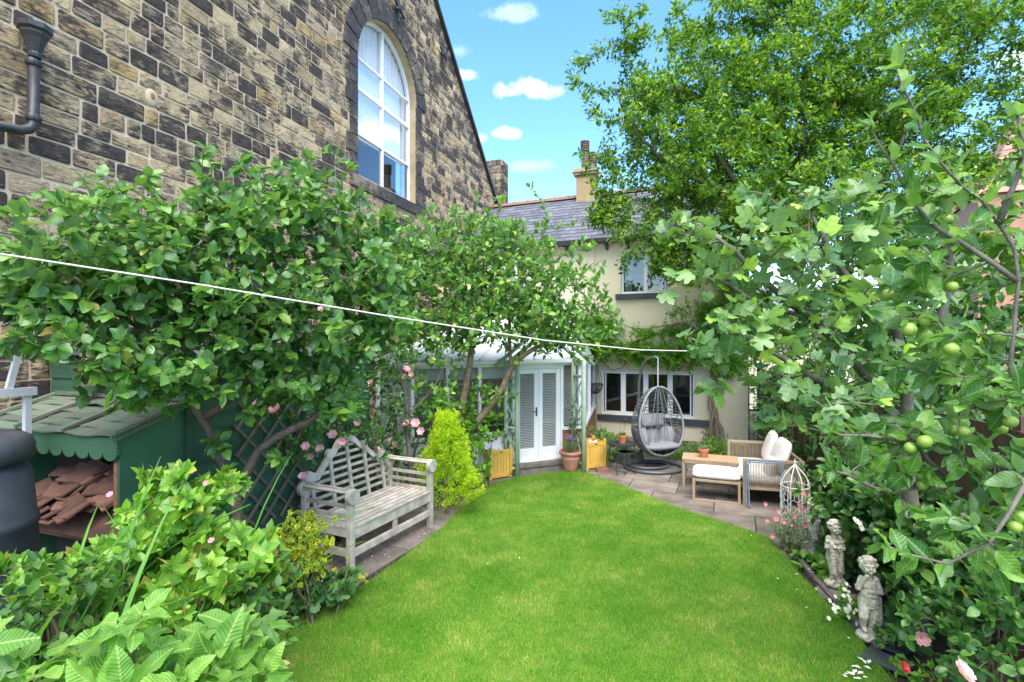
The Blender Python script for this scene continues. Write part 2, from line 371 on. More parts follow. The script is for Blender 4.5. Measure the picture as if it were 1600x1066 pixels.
for a, b in zip(us[:-1], us[1:]):
    ta, tb = min(ZTOP, verge(a)-.02), min(ZTOP, verge(b)-.02)
    def hz(u): d = abs(u-UC); return ZSP+math.sqrt(max(0, WR*WR-d*d))
    if a >= UC-WR-1e-6 and b <= UC+WR+1e-6:
        mb.add([(a, 0, 0), (b, 0, 0), (b, 0, zsill), (a, 0, zsill)], [(0, 1, 2, 3)])
        mb.add([(a, 0, hz(a)), (b, 0, hz(b)), (b, 0, tb), (a, 0, ta)], [(0, 1, 2, 3)])
    elif tb > 0: mb.add([(a, 0, 0), (b, 0, 0), (b, 0, tb), (a, 0, ta)], [(0, 1, 2, 3)])
# reveal of the opening, the end wall and the back of the building
mb2 = MB(); prof = [(UC-WR, zsill)]+[(UC-WR*math.cos(t), ZSP+WR*math.sin(t)) for t in np.linspace(0, math.pi, 25)]+[(UC+WR, zsill)]
for p, q in zip(prof, prof[1:]+prof[:1]): mb2.add([(p[0], -.012, p[1]), (q[0], -.012, q[1]), (q[0], .3, q[1]), (p[0], .3, p[1])], [(0, 1, 2, 3)])
part('wall', mesh_of('wall', mb, False), m_mortar, church)
part('window_reveal', mesh_of('window_reveal', mb2, False), m_reveal, church)
mb = MB(); e = vA[0]+2.6
mb.bb(-14, e, .32, .4, 0, verge(e)-.1); mb.add([(e, 0, 0), (e, 8, 0), (e, 8, verge(e)), (e, 0, verge(e))], [(0, 1, 2, 3)])
part('inner_wall', mb, m_mortar, church)
def stone(mb, c, pr, ins=.012):              # c: four (u,z) corners counter-clockwise
    cx = sum(p[0] for p in c)/4; cz = sum(p[1] for p in c)/4
    def inn(p, k): 
        d = math.hypot(p[0]-cx, p[1]-cz); return (p[0]+(cx-p[0])*k/d, p[1]+(cz-p[1])*k/d)
    j = lambda s=.006: random.uniform(-s, s)
    c = [(p[0]+j(), p[1]+j()) for p in c]; q = []
    for k in range(4):                       # worn corners and slightly crooked edges
        a, p, b = c[k-1], c[k], c[(k+1) % 4]; r = random.uniform(.006, .022)
        for e, s in ((a, r), (b, random.uniform(.006, .022))):
            d = math.hypot(e[0]-p[0], e[1]-p[1]) or 1; s = min(s, d*.3); q.append((p[0]+(e[0]-p[0])*s/d+j(.003), p[1]+(e[1]-p[1])*s/d+j(.003)))
    c = q
    o = [(p[0], 0, p[1]) for p in c]; m = [(p[0], -pr*.65, p[1]) for p in c]
    i = [(*inn(p, ins*1.4),) for p in c]; i = [(p[0], -pr+random.uniform(-.004, .004), p[1]) for p in i]
    vs = o+m+i+[(cx+random.uniform(-.05, .05), -pr-random.uniform(-.006, .012), cz)]
    fs = [(k, (k+1) % 8, (k+1) % 8+8, k+8) for k in range(8)]+[(k+8, (k+1) % 8+8, (k+1) % 8+16, k+16) for k in range(8)]+[(k+16, (k+1) % 8+16, 24) for k in range(8)]
    mb.add(vs, fs)
stones = []; z = .1; J = .0125
RO = WR+.42                                   # outer edge of the voussoir ring
while z < ZTOP-.3:
    h = random.choice([.165, .18, .19, .20, .205, .22]); z1 = z+h; u = -12+random.uniform(0, .5)
    umax = min(vA[0]+2.5, verge_u(z))
    while u < umax:
        L = random.choice([.17, .24, .29, .34, .38, .43, .49])*random.uniform(.92, 1.08)
        a, b = u+J, min(u+L, umax)-J; zz0, zz1 = z+J, z1-J
        w = arch_half(max(zz0, min(ZSP, zz1)), WR)+.20 if zz1 > zsill-.02 and zz0 < ZSP+WR+.25 else 0
        if zz0 > ZSP and w: w = math.sqrt(max(0, (WR+.22)**2-(zz0-ZSP)**2))
        segs = [(a, b)]
        if w:
            segs = []
            if a < UC-w: segs.append((a, min(b, UC-w)))
            if b > UC+w: segs.append((max(a, UC+w), b))
        for (p, q) in segs:
            if q-p < .07: continue
            tq = min(q, verge_u(zz1)-.03); bq = min(q, verge_u(zz0)-.03)
            if tq < p+.02 and bq < p+.1: continue
            stones.append([(p, zz0), (bq, zz0), (max(tq, p+.02), zz1), (p, zz1)])
        u += L
    z = z1
def score(c):
    q = FC.w(sum(p[0] for p in c)/4, 0, sum(p[1] for p in c)/4)
    if q.y < .5: return 0
    x = 800+FP*q.x/q.y; y = HY-(q.z-HC)/q.y*FP
    if x < -15 or x > 1600 or y < -10 or y > 640: return 0
    return (c[1][0]-c[0][0])*(c[2][1]-c[1][1])/q.y**2*(1 if y < 420 else .3)
stones.sort(key=lambda c: -score(c))
rest = MB()
for i, c in enumerate(stones):
    if i < 300: s = MB(); stone(s, c, random.uniform(.008, .018)); part('stone', s, m_stone, church)
    else: stone(rest, c, random.uniform(.008, .018))
part('stone_courses', rest, m_stone, church, kind='stuff')
# voussoirs, jambs and sill
nv = 13
for k in range(nv):
    a, b = math.pi*k/nv+.012, math.pi*(k+1)/nv-.012; s = MB(); pr = .045
    pts = [(UC-WR*math.cos(t)*1.0, ZSP+WR*math.sin(t)) for t in np.linspace(a, b, 4)]+[(UC-RO*math.cos(t), ZSP+RO*math.sin(t)) for t in np.linspace(b, a, 4)]
    s.prism(pts, .02, -pr); part('voussoir', s, m_voussoir, church, bevel=.008)
zz = zsill
while zz < ZSP-.05:
    h = min(random.uniform(.28, .4), ZSP-zz)
    for sg in (-1, 1):
        wj = random.choice([.22, .34]); s = MB(); s.bb(UC+sg*WR, UC+sg*(WR+wj), .02, -.04, zz+.006, zz+h-.006); part('jamb_stone', s, m_voussoir, church, bevel=.008)
    zz += h
for k in range(4):
    a = UC-WR-.25+k*(2*WR+.5)/4; s = MB(); s.bb(a+.006, a+(2*WR+.5)/4-.006, .3, -.06, zsill-.24, zsill-.004); part('sill_stone', s, m_voussoir, church, bevel=.008)
# window: frame > panes
fy = .16
def ring(mb, r0, r1, y0, y1, zb):
    o = [(UC-r1, zb)]+[(UC-r1*math.cos(t), ZSP+r1*math.sin(t)) for t in np.linspace(0, math.pi, 41)]+[(UC+r1, zb)]
    i = [(UC-r0, zb)]+[(UC-r0*math.cos(t), ZSP+r0*math.sin(t)) for t in np.linspace(0, math.pi, 41)]+[(UC+r0, zb)]
    n = len(o); vs = [(p[0], y0, p[1]) for p in o]+[(p[0], y0, p[1]) for p in i]+[(p[0], y1, p[1]) for p in o]+[(p[0], y1, p[1]) for p in i]
    fs = []
    for k in range(n-1): fs += [(k, k+1, n+k+1, n+k), (2*n+k, 3*n+k, 3*n+k+1, 2*n+k+1), (n+k, n+k+1, 3*n+k+1, 3*n+k), (k, 2*n+k, 2*n+k+1, k+1)]
    mb.add(vs, fs)
mb = MB(); ring(mb, WR-.06, WR-.003, fy, fy+.08, zsill+.01); mb.bb(UC-WR+.003, UC+WR-.003, fy-.03, fy+.08, zsill+.004, zsill+.10)
win = part('window_frame', mb, m_white, church)
H = ZSP+WR-zsill
tr = [zsill+H*.27, zsill+H*.53, zsill+H*.70]
mb = MB(); mb.bb(UC-.026, UC+.026, fy-.006, fy+.07, zsill+.1, ZSP+WR-.06); part('mullion', mb, m_white, win)
for i, t in enumerate(tr):
    mb = MB(); r = arch_half(t)-.05
    for sg in (-1, 1): mb.bb(UC+sg*.027, UC+sg*r, fy-.003, fy+.06, t-(.03, .045, .022)[i], t+(.02, .035, .014)[i])
    part('transom', mb, m_white, win)
zl = [zsill+.08]+tr+[ZSP+WR-.02]
for i in range(4):
    for sg in (-1, 1):
        a, b = zl[i], zl[i+1]; pts = [(UC, a)]+[(UC+sg*(arch_half(q)-.03), q) for q in np.linspace(a, b, 9)]+[(UC, b)]
        mb = MB(); mb.add([(p[0], fy+.035, p[1]) for p in pts], [tuple(range(len(pts)))]); part('pane', mb, m_glassd if i == 0 else m_glass, win)
mb = MB()
for q in np.linspace(tr[0]-.02, tr[2]-.02, 2)[:1]: mb.bb(UC-WR+.02, UC+WR-.16, fy+.10, fy+.115, tr[0]-.05, tr[2]+.12)
part('window_blind', mb, m_blind, church)
mb = MB(); n = 46; top = []
for k in range(n+1):
    x = UC-WR+.1+(2*WR-.3)*k/n; d = abs(x-UC); top.append((x, fy+.12+.02*math.sin(k*1.9), ZSP+math.sqrt(max(0, WR*WR-d*d))-.02))
for a, b in zip(top, top[1:]): mb.add([(a[0], a[1], tr[2]+.1), (b[0], b[1], tr[2]+.1), b, a], [(0, 1, 2, 3)])
part('curtain', mb, m_curtain, church, smooth=True)
mb = MB(); mb.bb(UC-WR-.2, UC+WR+.2, fy+.5, fy+.52, zsill-.1, ZSP+WR); part('room_backdrop', mb, m_dark, church)
# verge stones and gutter edge
mb = MB(); a, b = vA[0]+2.6, verge_u(ZTOP)
mb.bar((a, .12, verge(a)+.02), (b, .12, verge(b)+.02), .46, .07); part('verge_coping', mb, m_black, church)
# wall anchors (pattress crosses)
def anchor(px, py, w, h):
    u, z = FC.px(px, py); mb = MB(); mb.bar((u, -.07, z-h), (u, -.07, z+h), .05, .05, (0, 1, 0))
    mb.bar((u-w*.75, -.09, z+h*.35), (u+w*.75, -.09, z-h*.35), .05, .045, (0, 1, 0)); mb.bar((u-w*.7, -.11, z-h*.35), (u+w*.7, -.11, z+h*.35), .05, .045, (0, 1, 0))
    mb.tube([(u, 0, z), (u, -.13, z)], .03, 8); part('wall_anchor', mb, m_black, church, bevel=.006)
anchor(618, 14, .28, .30); anchor(688, 84, .24, .24)
# hopper head and rainwater pipe
u, _ = FC.px(38, 60); zt = FC.px(45, 45)[1]; z1_ = FC.px(30, 205)[1]; zh = FC.px(45, 95)[1]
pipe = part('rainwater_pipe', MB().tube([(u, -.13, zh), (u, -.13, z1_+.06), (u-.03, -.13, z1_+.01), (u-.1, -.12, z1_-.03), (u-.6, -.10, z1_-.08)], .045, 12), m_black, church, smooth=True)
mb = MB(); mb.lathe((u, -.15, zh-.02), [(.05, 0), (.055, .03), (.05, .05), (.06, .08), (.09, .17), (.11, .21), (.11, .23), (.135, .25), (.135, zt-zh)], 8)
part('hopper_head', mb, m_black, pipe, bevel=.004)
for zc in (zh-.06, z1_+.12):
    part('pipe_collar', MB().lathe((u, -.13, zc), [(.055, -.03), (.062, -.01), (.062, .01), (.055, .03)], 12), m_black, pipe)
uu, zr = FC.px(236, 153)
mb = MB(); mb.ball((uu, -.008, zr), (.08, .022, .10), 12, 8); part('mortar_patch', mb, m_mortar, church)
mb = MB(); mb.ball((uu, -.012, zr+.01), (.045, .024, .06), 7, 5); part('red_brick_fragment', mb, m_brick, church)
# church chimney beyond the gable
cx0 = (-.60, 19.4)
cc = thing('stone_chimney', 'dark square stone chimney stack rising behind the end of the church gable', 'chimney', (cx0[0], cx0[1], 0), FC.rz)
zt = 2.4+275/800*19.4; part('core', MB().box((0, 0, zt/2-.03), (.62, .62, zt-.06)), m_mortar, cc)
zz = 5.6; k = 0
while zz < zt-.05:
    hh = min(.27, zt-zz); off = .11 if k % 2 else -.11
    for (x0, x1) in ((-.36, off), (off, .36)):
        part('stone', MB().bb(x0+.008, x1-.008, -.36, -.30, zz+.008, zz+hh-.008), m_chim, cc, bevel=.01)
        part('stone', MB().bb(.30, .36, x0+.008 if x0 > -.3 else -.298, min(x1-.008, .3), zz+.008, zz+hh-.008), m_chim, cc, bevel=.01)
        part('stone', MB().bb(-.36, -.30, x0+.008 if x0 > -.3 else -.298, min(x1-.008, .3), zz+.008, zz+hh-.008), m_chim, cc, bevel=.01)
    zz += hh; k += 1

# ------------------------------------------------------------------ HOUSE (far end)
FH = Frame((3.125, 12.5), (1850, -800))
house = thing('cream_house', 'cream rendered cottage with slate roof and dark sills at the far end', 'house', FH.o, FH.rz)
xr = FH.px(1170); xl = FH.px(722)-.05
ZE = FH.px(940, 376)[1]; RY, ZR = 2.18, 6.62
W1 = (*FH.px(970, 397), *FH.px(1046, 457)); W2 = (*FH.px(939, 578), *FH.px(1086, 652)); W3 = (FH.px(790)-.1, FH.px(800, 400)[1], FH.px(823), FH.px(823, 452)[1])
wins = [(W1[0], W1[2], W1[3], W1[1]), (W2[0], W2[2], W2[3]-.05, W2[1]), (W3[0], W3[2], W3[3], W3[1])]   # x0,x1,z0,z1
mb = MB(); xs = sorted({xl, xr}|{w[0] for w in wins}|{w[1] for w in wins})
for a, b in zip(xs, xs[1:]):
    m = (a+b)/2; cuts = sorted([(w[2], w[3]) for w in wins if w[0] < m < w[1]]); z = 0
    for (p, q) in cuts: mb.add([(a, 0, z), (b, 0, z), (b, 0, p), (a, 0, p)], [(0, 1, 2, 3)]); z = q
    mb.add([(a, 0, z), (b, 0, z), (b, 0, ZE+.1), (a, 0, ZE+.1)], [(0, 1, 2, 3)])
for (a, b, p, q) in wins:
    for A, B in (((a, p), (b, p)), ((b, p), (b, q)), ((b, q), (a, q)), ((a, q), (a, p))):
        mb.add([(A[0], 0, A[1]), (B[0], 0, B[1]), (B[0], .16, B[1]), (A[0], .16, A[1])], [(0, 1, 2, 3)])
mb.add([(xr, 0, 0), (xr, 2*RY, 0), (xr, 2*RY, ZE), (xr, RY, ZR-.1), (xr, 0, ZE+.1)], [(0, 1, 2, 3, 4)])
mb.add([(xl, 2*RY, 0), (xr, 2*RY, 0), (xr, 2*RY, ZE), (xl, 2*RY, ZE)], [(0, 1, 2, 3)])
part('wall', mesh_of('wall', mb, False), m_render, house)
def casement(i, sill, lights, m_in=m_inner):
    a, b, p, q = wins[i]; y = .07; mb = MB(); f = .055
    mb.bb(a, b, y, y+.06, p, p+f); mb.bb(a, b, y, y+.06, q-f, q); mb.bb(a, a+f, y+.002, y+.058, p+f, q-f); mb.bb(b-f, b, y+.002, y+.058, p+f, q-f)
    w = part('window', mb, m_white, house, bevel=.004)
    edges = [a+f]+[a+(b-a)*t for t in lights]+[b-f]
    for t in lights:
        x = a+(b-a)*t; part('mullion', MB().bb(x-.035, x+.035, y-.006, y+.05, p+f, q-f), m_white, w, bevel=.004)
    for k in range(len(edges)-1):
        e0, e1 = edges[k]+.02, edges[k+1]-.02
        s = MB()
        if k % 2 == 1 or len(lights) > 2:
            g = .028; x0, x1, z0, z1 = e0+.012, e1-.012, p+f, q-f
            s.bb(x0, x1, y-.012, y+.03, z0, z0+g).bb(x0, x1, y-.012, y+.03, z1-g, z1).bb(x0, x0+g, y-.011, y+.029, z0+g, z1-g).bb(x1-g, x1, y-.011, y+.029, z0+g, z1-g)
            part('sash', s, m_white, w)
        part('pane', MB().add([(e0, y+.02, p+f), (e1, y+.02, p+f), (e1, y+.02, q-f), (e0, y+.02, q-f)], [(0, 1, 2, 3)]), m_glassd, w)
    part('room', MB().bb(a-.3, b+.3, .9, .95, p-.3, q+.3).bb(a-.3, b+.3, .17, .9, p-.3, p-.28).bb(a-.3, a-.28, .17, .9, p-.28, q+.3).bb(b+.28, b+.3, .17, .9, p-.28, q+.3), m_in, house)
    if sill: part('window_sill', MB().bb(a+sill[0], b+sill[1], .06, -.09, p-.14, p-.004), m_sill, house, bevel=.008)
casement(0, (-.12, .13), (.5,)); casement(1, (-.08, .30), (.245, .49, .745)); casement(2, (-.1, .1), (.5,))
x0, x1 = wins[0][0]+.08, wins[0][0]+.24
part('curtain', MB().bb(x0, x1, .17, .2, wins[0][2]+.05, wins[0][3]-.05), m_curtain, house)
x0 = wins[0][1]-.2; part('curtain', MB().bb(x0, x0+.13, .17, .2, wins[0][2]+.05, wins[0][3]-.05), m_curtain, house)
x0 = wins[1][0]+(wins[1][1]-wins[1][0])*.56; part('shelf', MB().bb(x0, x0+.5, .6, .85, wins[1][2]+.3, wins[1][3]-.1), m_clad, house)
# roof: slates one by one
sl = math.hypot(RY+.28, ZR-ZE); cy, cz = (RY+.28)/sl, (ZR-ZE)/sl
xl_r = xl-.15; flash = []
def rp(x, t, h=0): return Vector((x, -.28+t*cy-h*cz, ZE+t*cz+h*cy))
part('roof_deck', MB().add([rp(xl_r, 0), rp(xr+.2, 0), rp(xr+.2, sl), rp(xl_r, sl), (xl_r, 2*RY+.2, ZE), (xr+.2, 2*RY+.2, ZE)], [(0, 1, 2, 3), (3, 2, 5, 4)]), m_slate, house)
slr = []; rows = 14; ex = sl/rows
for r in range(rows):
    x = xl_r+(.16 if r % 2 else 0)
    while x < xr+.15: slr.append((x, r)); x += .33
slr.sort(key=lambda s: 0 if s[0] < FH.px(1010) else 1)
rest = MB(); cnt = 0
for (x, r) in slr:
    a, b = x+.004, x+.326; t0, t1 = r*ex-.02, (r+1)*ex+.03; j = random.uniform(-.006, .006)
    vs = [rp(a, t0+j, .022), rp(b, t0+j, .022+random.uniform(0, .004)), rp(b, t1, .008), rp(a, t1, .008)]; vs += [rp(a, t0+j, .010), rp(b, t0+j, .010), rp(b, t1, .001), rp(a, t1, .001)]
    fs = [(0, 1, 2, 3), (4, 7, 6, 5), (0, 4, 5, 1), (1, 5, 6, 2), (3, 7, 4, 0)]
    if cnt < 300: part('slate', MB().add(vs, fs), m_slate, house); cnt += 1
    else: rest.add(vs, fs)
if rest.v: part('slate_courses', rest, m_slate, house, kind='stuff')
x = xl_r
while x < xr+.2:
    mb = MB(); pts = [(-.13, -.06), (-.07, .03), (0, .06), (.07, .03), (.13, -.06)]
    mb.prism([(RY+p[0], ZR+.05+p[1]) for p in pts], x+.004, x+.44, 'x'); mb.prism([(RY+p[0]*1.1, ZR+.055+p[1]*1.15) for p in pts], x+.40, x+.45, 'x'); part('ridge_tile', mb, m_ridge, house); x += .45
gt = part('gutter', MB().prism([(-.36, ZE+.0), (-.35, ZE-.08), (-.31, ZE-.11), (-.27, ZE-.08), (-.26, ZE+.0)], xl_r, xr+.15, 'x'), m_black, house)
part('fascia', MB().bb(xl_r, xr+.1, -.25, -.20, ZE-.12, ZE+.02), m_black, house)
x = xr-.1
while x > xl: part('eaves_bracket', MB().prism([(-.2, ZE-.02), (-.22, ZE-.13), (-.14, ZE-.19), (0, ZE-.26), (0, ZE-.02)], x-.03, x+.03, 'x'), m_black, house); x -= .52
xd = FH.px(929); part('cable_pipe', MB().tube([(xd, -.012, ZE-.1), (xd, -.012, 2.6)], .01, 6), m_render, house)
xd = FH.px(934); part('downpipe', MB().tube([(xd-.02, -.05, 2.15), (xd-.02, -.05, .1)], .035, 8), mat('cream_downpipe', (.5, .46, .33)), house)
part('flashing', MB().bar(rp(xl_r+.10, 0, .03), rp(xl_r+.10, sl, .03), .10, .03), m_lead, house)
# wall to the ground on the right: chimney on the ridge
chx = FH.w(-1.90, RY); zb = ZR-.3; zt = 2.4+262/800*chx.y
ch = part('chimney', MB().bb(-1.90-.27, -1.90+.27, RY-.27, RY+.27, zb, zt-.18), m_chim2, house, bevel=.01)
for k, (dz, w) in enumerate(((.0, .34), (.07, .37), (.14, .33))): part('chimney_course', MB().bb(-1.90-w, -1.90+w, RY-w, RY+w, zt-.18+dz, zt-.115+dz), m_chim2, ch, bevel=.01)
for sx, hh in ((-.06, .86), (.13, .55)):
    mb = MB(); mb.lathe((-1.90+sx, RY+(.12 if sx > 0 else -.05), zt+.02), [(.13, 0), (.13, .06), (.115, .1), (.105, .3), (.12, .34), (.10, .36)]+[(r, hh-.30+i*.05+(.0, .004, .022, .026)[j]) for i in range(5) for j, r in enumerate((.10, .135, .135, .10))]+[(.14, hh-.03), (.14, hh), (.1, hh)], 14)
    part('chimney_pot', mb, mat('pot_clay', (.2, .13, .11), (.13, .09, .085)), ch)
# neighbour's building beyond the tree, top right
nb = thing('brick_building', 'pinkish brown brick building glimpsed through the tree at upper right', 'building', (17.6, 15, 0), -.5)
part('wall', MB().bb(-3.0, 5, 0, 5, 0, 7.0), m_nbrick, nb); mb = MB()
mb.add([(-3.1, -.1, 7), (5, -.1, 7), (5, 5, 7), (-3.1, 5, 7), (-.2, 2.5, 12.2), (5, 2.5, 12.2)], [(0, 1, 5, 4), (0, 4, 3), (2, 3, 4, 5)]); part('roof', mb, m_nbrick, nb)
mb = MB()
for k in range(24):
    t0 = k/24
    mb.add([(-3.1+2.9*t0, -.13+2.6*t0, 7.02+5.2*t0), (5, -.13+2.6*t0, 7.02+5.2*t0), (5, -.13+2.6*(t0+.042), 7.0+5.2*(t0+.042)), (-3.1+2.9*(t0+.042), -.13+2.6*(t0+.042), 7.0+5.2*(t0+.042))], [(0, 1, 2, 3)])
part('roof_tile_courses', mb, m_nbrick, nb, kind='stuff')
nh = thing('neighbour_house', 'cream neighbouring house partly seen past the corner behind the fig', 'house', (8.4, 17.5, 0), -.2)
part('wall', MB().bb(-3.2, 3, 0, 3, 0, 3.2), m_render, nh); part('window', MB().bb(-1.6, -.9, -.05, 0, 1.1, 2.1), m_white, nh); part('pane', MB().bb(-1.52, -.98, -.06, -.051, 1.18, 2.02), m_glassd, nh)
part('roof', MB().prism([(-.2, 3.2), (3.2, 3.2), (1.5, 4.3)], -3.4, 3.2, 'x'), m_slate, nh)

# ------------------------------------------------------------------ CONSERVATORY
FV = Frame((.103, 9.17), (1770, 800))
cons = thing('conservatory', 'white framed conservatory with glazed roof and double doors against the house', 'conservatory', FV.o, FV.rz)
xA, xR = FV.px(588), FV.px(909); ZG = 1.98; ZW = .76
wh = m_white
def post(px, w=.06, z0=0): x = FV.px(px); part('post', MB().bb(x-w/2, x+w/2, 0, .08, z0, ZG-.02), wh, cons, bevel=.004); return x
xp = [post(p) for p in (591, 645, 700, 750)]; xd0, xd1 = FV.px(803), FV.px(878); x5 = post(907, .09)
part('eaves_beam', MB().bb(xA, xR+.02, -.02, .10, ZG-.07, ZG), wh, cons, bevel=.004)
part('gutter', MB().bb(xA-.05, xR+.06, -.10, -.021, ZG-.02, ZG+.045), wh, cons, bevel=.01)
# dwarf walls
part('sill', MB().bb(xA, xd0, -.05, .09, ZW-.05, ZW), wh, cons, bevel=.004); part('sill', MB().bb(xd1, xR+.03, -.05, .09, ZW-.05, ZW), wh, cons, bevel=.004)
part('dwarf_wall', MB().bb(xA, xd0-.03, .0, .08, 0, ZW-.05), wh, cons)
x = xd1+.005
while x < xR-.01: part('cladding_plank', MB().bb(x, min(x+.088, xR), -.012, .06, 0.02, ZW-.052), m_clad, cons, bevel=.004); x += .09
def blinds(x0, x1, z0, z1, y, parent):
    mb = MB(); z = z0
    while z < z1: mb.add([(x0, y-.008, z), (x1, y-.008, z), (x1, y+.010, z+.011), (x0, y+.010, z+.011)], [(0, 1, 2, 3)]); z += .030
    return part('blind', mb, m_vblind, parent, kind='stuff')
cols = xp+[xd0]
for k in range(4):
    a, b = cols[k]+.03, cols[k+1]-.03
    part('pane', MB().add([(a, .04, ZW), (b, .04, ZW), (b, .04, ZG-.07), (a, .04, ZG-.07)], [(0, 1, 2, 3)]), m_glass, cons)
    if k == 0: blinds(a, b, ZW+.02, ZG-.08, .1, cons)
    else: part('roller_blind', MB().bb(a+.01, b-.01, .10, .11, ZG-.28, ZG-.08), m_roller, cons)
a, b = xd1+.03, x5-.045
part('pane', MB().add([(a, .04, ZW), (b, .04, ZW), (b, .04, ZG-.07), (a, .04, ZG-.07)], [(0, 1, 2, 3)]), m_glass, cons); blinds(a, b, ZW+.02, ZG-.08, .1, cons)
# doors
ZD = .2
mb = MB(); mb.bb(xd0-.03, xd0+.035, -.01, .09, ZD, ZG-.07).bb(xd1-.035, xd1+.03, -.01, .09, ZD, ZG-.07).bb(xd0+.035, xd1-.035, -.01, .09, ZG-.12, ZG-.07); part('door_frame', mb, wh, cons, bevel=.004)
xm = (xd0+xd1)/2
for sg, (a, b) in ((-1, (xd0+.038, xm-.002)), (1, (xm+.002, xd1-.038))):
    mb = MB(); s = .085; z0, z1 = ZD+.012, ZG-.123
    mb.bb(a, a+s, 0, .055, z0, z1).bb(b-s, b, 0, .055, z0, z1).bb(a+s, b-s, 0, .055, z0, z0+.21).bb(a+s, b-s, 0, .055, z1-s, z1)
    d = part('door', mb, wh, cons, bevel=.005)
    part('pane', MB().add([(a+s, .02, z0+.21), (b-s, .02, z0+.21), (b-s, .02, z1-s), (a+s, .02, z1-s)], [(0, 1, 2, 3)]), m_glass, d); blinds(a+s, b-s, z0+.215, z1-s, .035, d)
    if sg < 0: part('handle', MB().bb(b-.055, b-.03, -.015, 0, 1.0, 1.16).tube([(b-.043, -.015, 1.08), (b-.043, -.05, 1.08), (b-.13, -.05, 1.085)], .009, 8), m_black, d)
part('door_step', MB().bb(xd0-.1, xR-.02, -.20, -.002, .12, ZD-.01), m_step, cons, bevel=.01); part('door_step_riser', MB().bb(xd0-.08, xR-.04, -.17, -.004, 0, .12), m_step, cons)
part('door_threshold', MB().bb(xd0-.03, xd1+.03, -.05, .09, ZD-.01, ZD+.01), wh, cons)
# side wall back to the house
c0 = Vector((xR, 0, 0)); hp = FH.w(FH.px(927), 0); c1 = FV.l(hp)
def sidep(t, z, off=0): q = c0.lerp(Vector((c1.x, c1.y, 0)), t); n = Vector((c1.y-c0.y, -(c1.x-c0.x), 0)).normalized(); q = q+n*off; return (q.x, q.y, z)
ln = (Vector((c1.x, c1.y, 0))-c0).length
for t0, t1 in ((0, .49), (.51, 1)):
    part('pane', MB().add([sidep(t0, ZW), sidep(t1, ZW), sidep(t1, ZG-.07), sidep(t0, ZG-.07)], [(0, 1, 2, 3)]), m_glass, cons)
for t in (0.02, .5, .98): part('post', MB().bar(sidep(t, ZW), sidep(t, ZG), .08, .07), wh, cons)
part('eaves_beam', MB().bar(sidep(0, ZG-.03), sidep(1, ZG-.03), .10, .09), wh, cons); part('sill', MB().bar(sidep(0, ZW-.02, .01), sidep(1, ZW-.02, .01), .13, .05), wh, cons)
k = 0
while k < 20: part('cladding_plank', MB().bar(sidep((k+.04)/20, ZW/2-.02), sidep((k+.96)/20, ZW/2-.02), .05, ZW-.05), m_clad, cons); k += 1
# glazed roof: panels and bars
topL, topR = FV.l(FH.w(FH.px(735), -.02)), FV.l(FH.w(FH.px(900), -.02)); ZT = 2.92; n = 11
e0, e1 = Vector((xA-.03, -.03, ZG+.05)), Vector((xR+.03, -.03, ZG+.05)); t0, t1 = Vector((topL.x, topL.y, ZT)), Vector((topR.x, topR.y, ZT))
for i in range(n):
    a, b = i/n, (i+1)/n; q = [e0.lerp(e1, a), e0.lerp(e1, b), t0.lerp(t1, b), t0.lerp(t1, a)]
    part('roof_panel', MB().add(q, [(0, 1, 2), (0, 2, 3)]), m_poly, cons)
for i in range(n+1): part('glazing_bar', MB().bar(e0.lerp(e1, i/n)+Vector((0, 0, .015)), t0.lerp(t1, i/n)+Vector((0, 0, .015)), .04, .03), wh if i % 1 == 0 else wh, cons)
hc = Vector((c1.x, c1.y, ZG+.05)); part('roof_panel', MB().add([e1, hc, t1], [(0, 1, 2)]), m_poly, cons)
part('roof_flashing', MB().bar(t0+Vector((0, 0, .02)), t1+Vector((0, 0, .02)), .10, .12), m_lead, cons)
part('floor', MB().add([(xA, .05, ZD), (xR, .05, ZD), (c1.x, c1.y, ZD), (topL.x, topL.y, ZD)], [(0, 1, 2, 3)]), m_step, cons)
lx = FV.l(FH.w(FH.px(735), -.02)); part('side_wall', MB().bar((xA+.03, .04, ZG/2), (lx.x, lx.y-.03, ZG/2), .08, ZG), wh, cons)
for (x, y, w, h) in ((-1.6, 1.2, .7, .5), (-.8, 1.5, .6, .85)): part('armchair', MB().pillow((x, y, ZD+h/2), (w, .6, h), None, .5), m_inner, cons, smooth=True)
# ------------------------------------------------------------------ GROUND
big = MB().add([(-150, -150, -.06), (150, -150, -.06), (150, 300, -.06), (-150, 300, -.06)], [(0, 1, 2, 3)])
struct('ground', mesh_of('ground', big), m_ground)
so = MB(); nx, ny = 90, 110
for j in range(ny+1):
    for i in range(nx+1):
        x = -5+11.5*i/nx; y = -1+14.5*j/ny; so.v.append((x, y, -.005+.02*mnoise.noise(Vector((x*4, y*4, 0)))+.012*mnoise.noise(Vector((x*13, y*13, 3)))))
for j in range(ny):
    for i in range(nx): a = j*(nx+1)+i; so.f.append((a, a+1, a+nx+2, a+nx+1))
struct('soil_bed', mesh_of('soil_bed', so, False), m_soil, smooth=True)
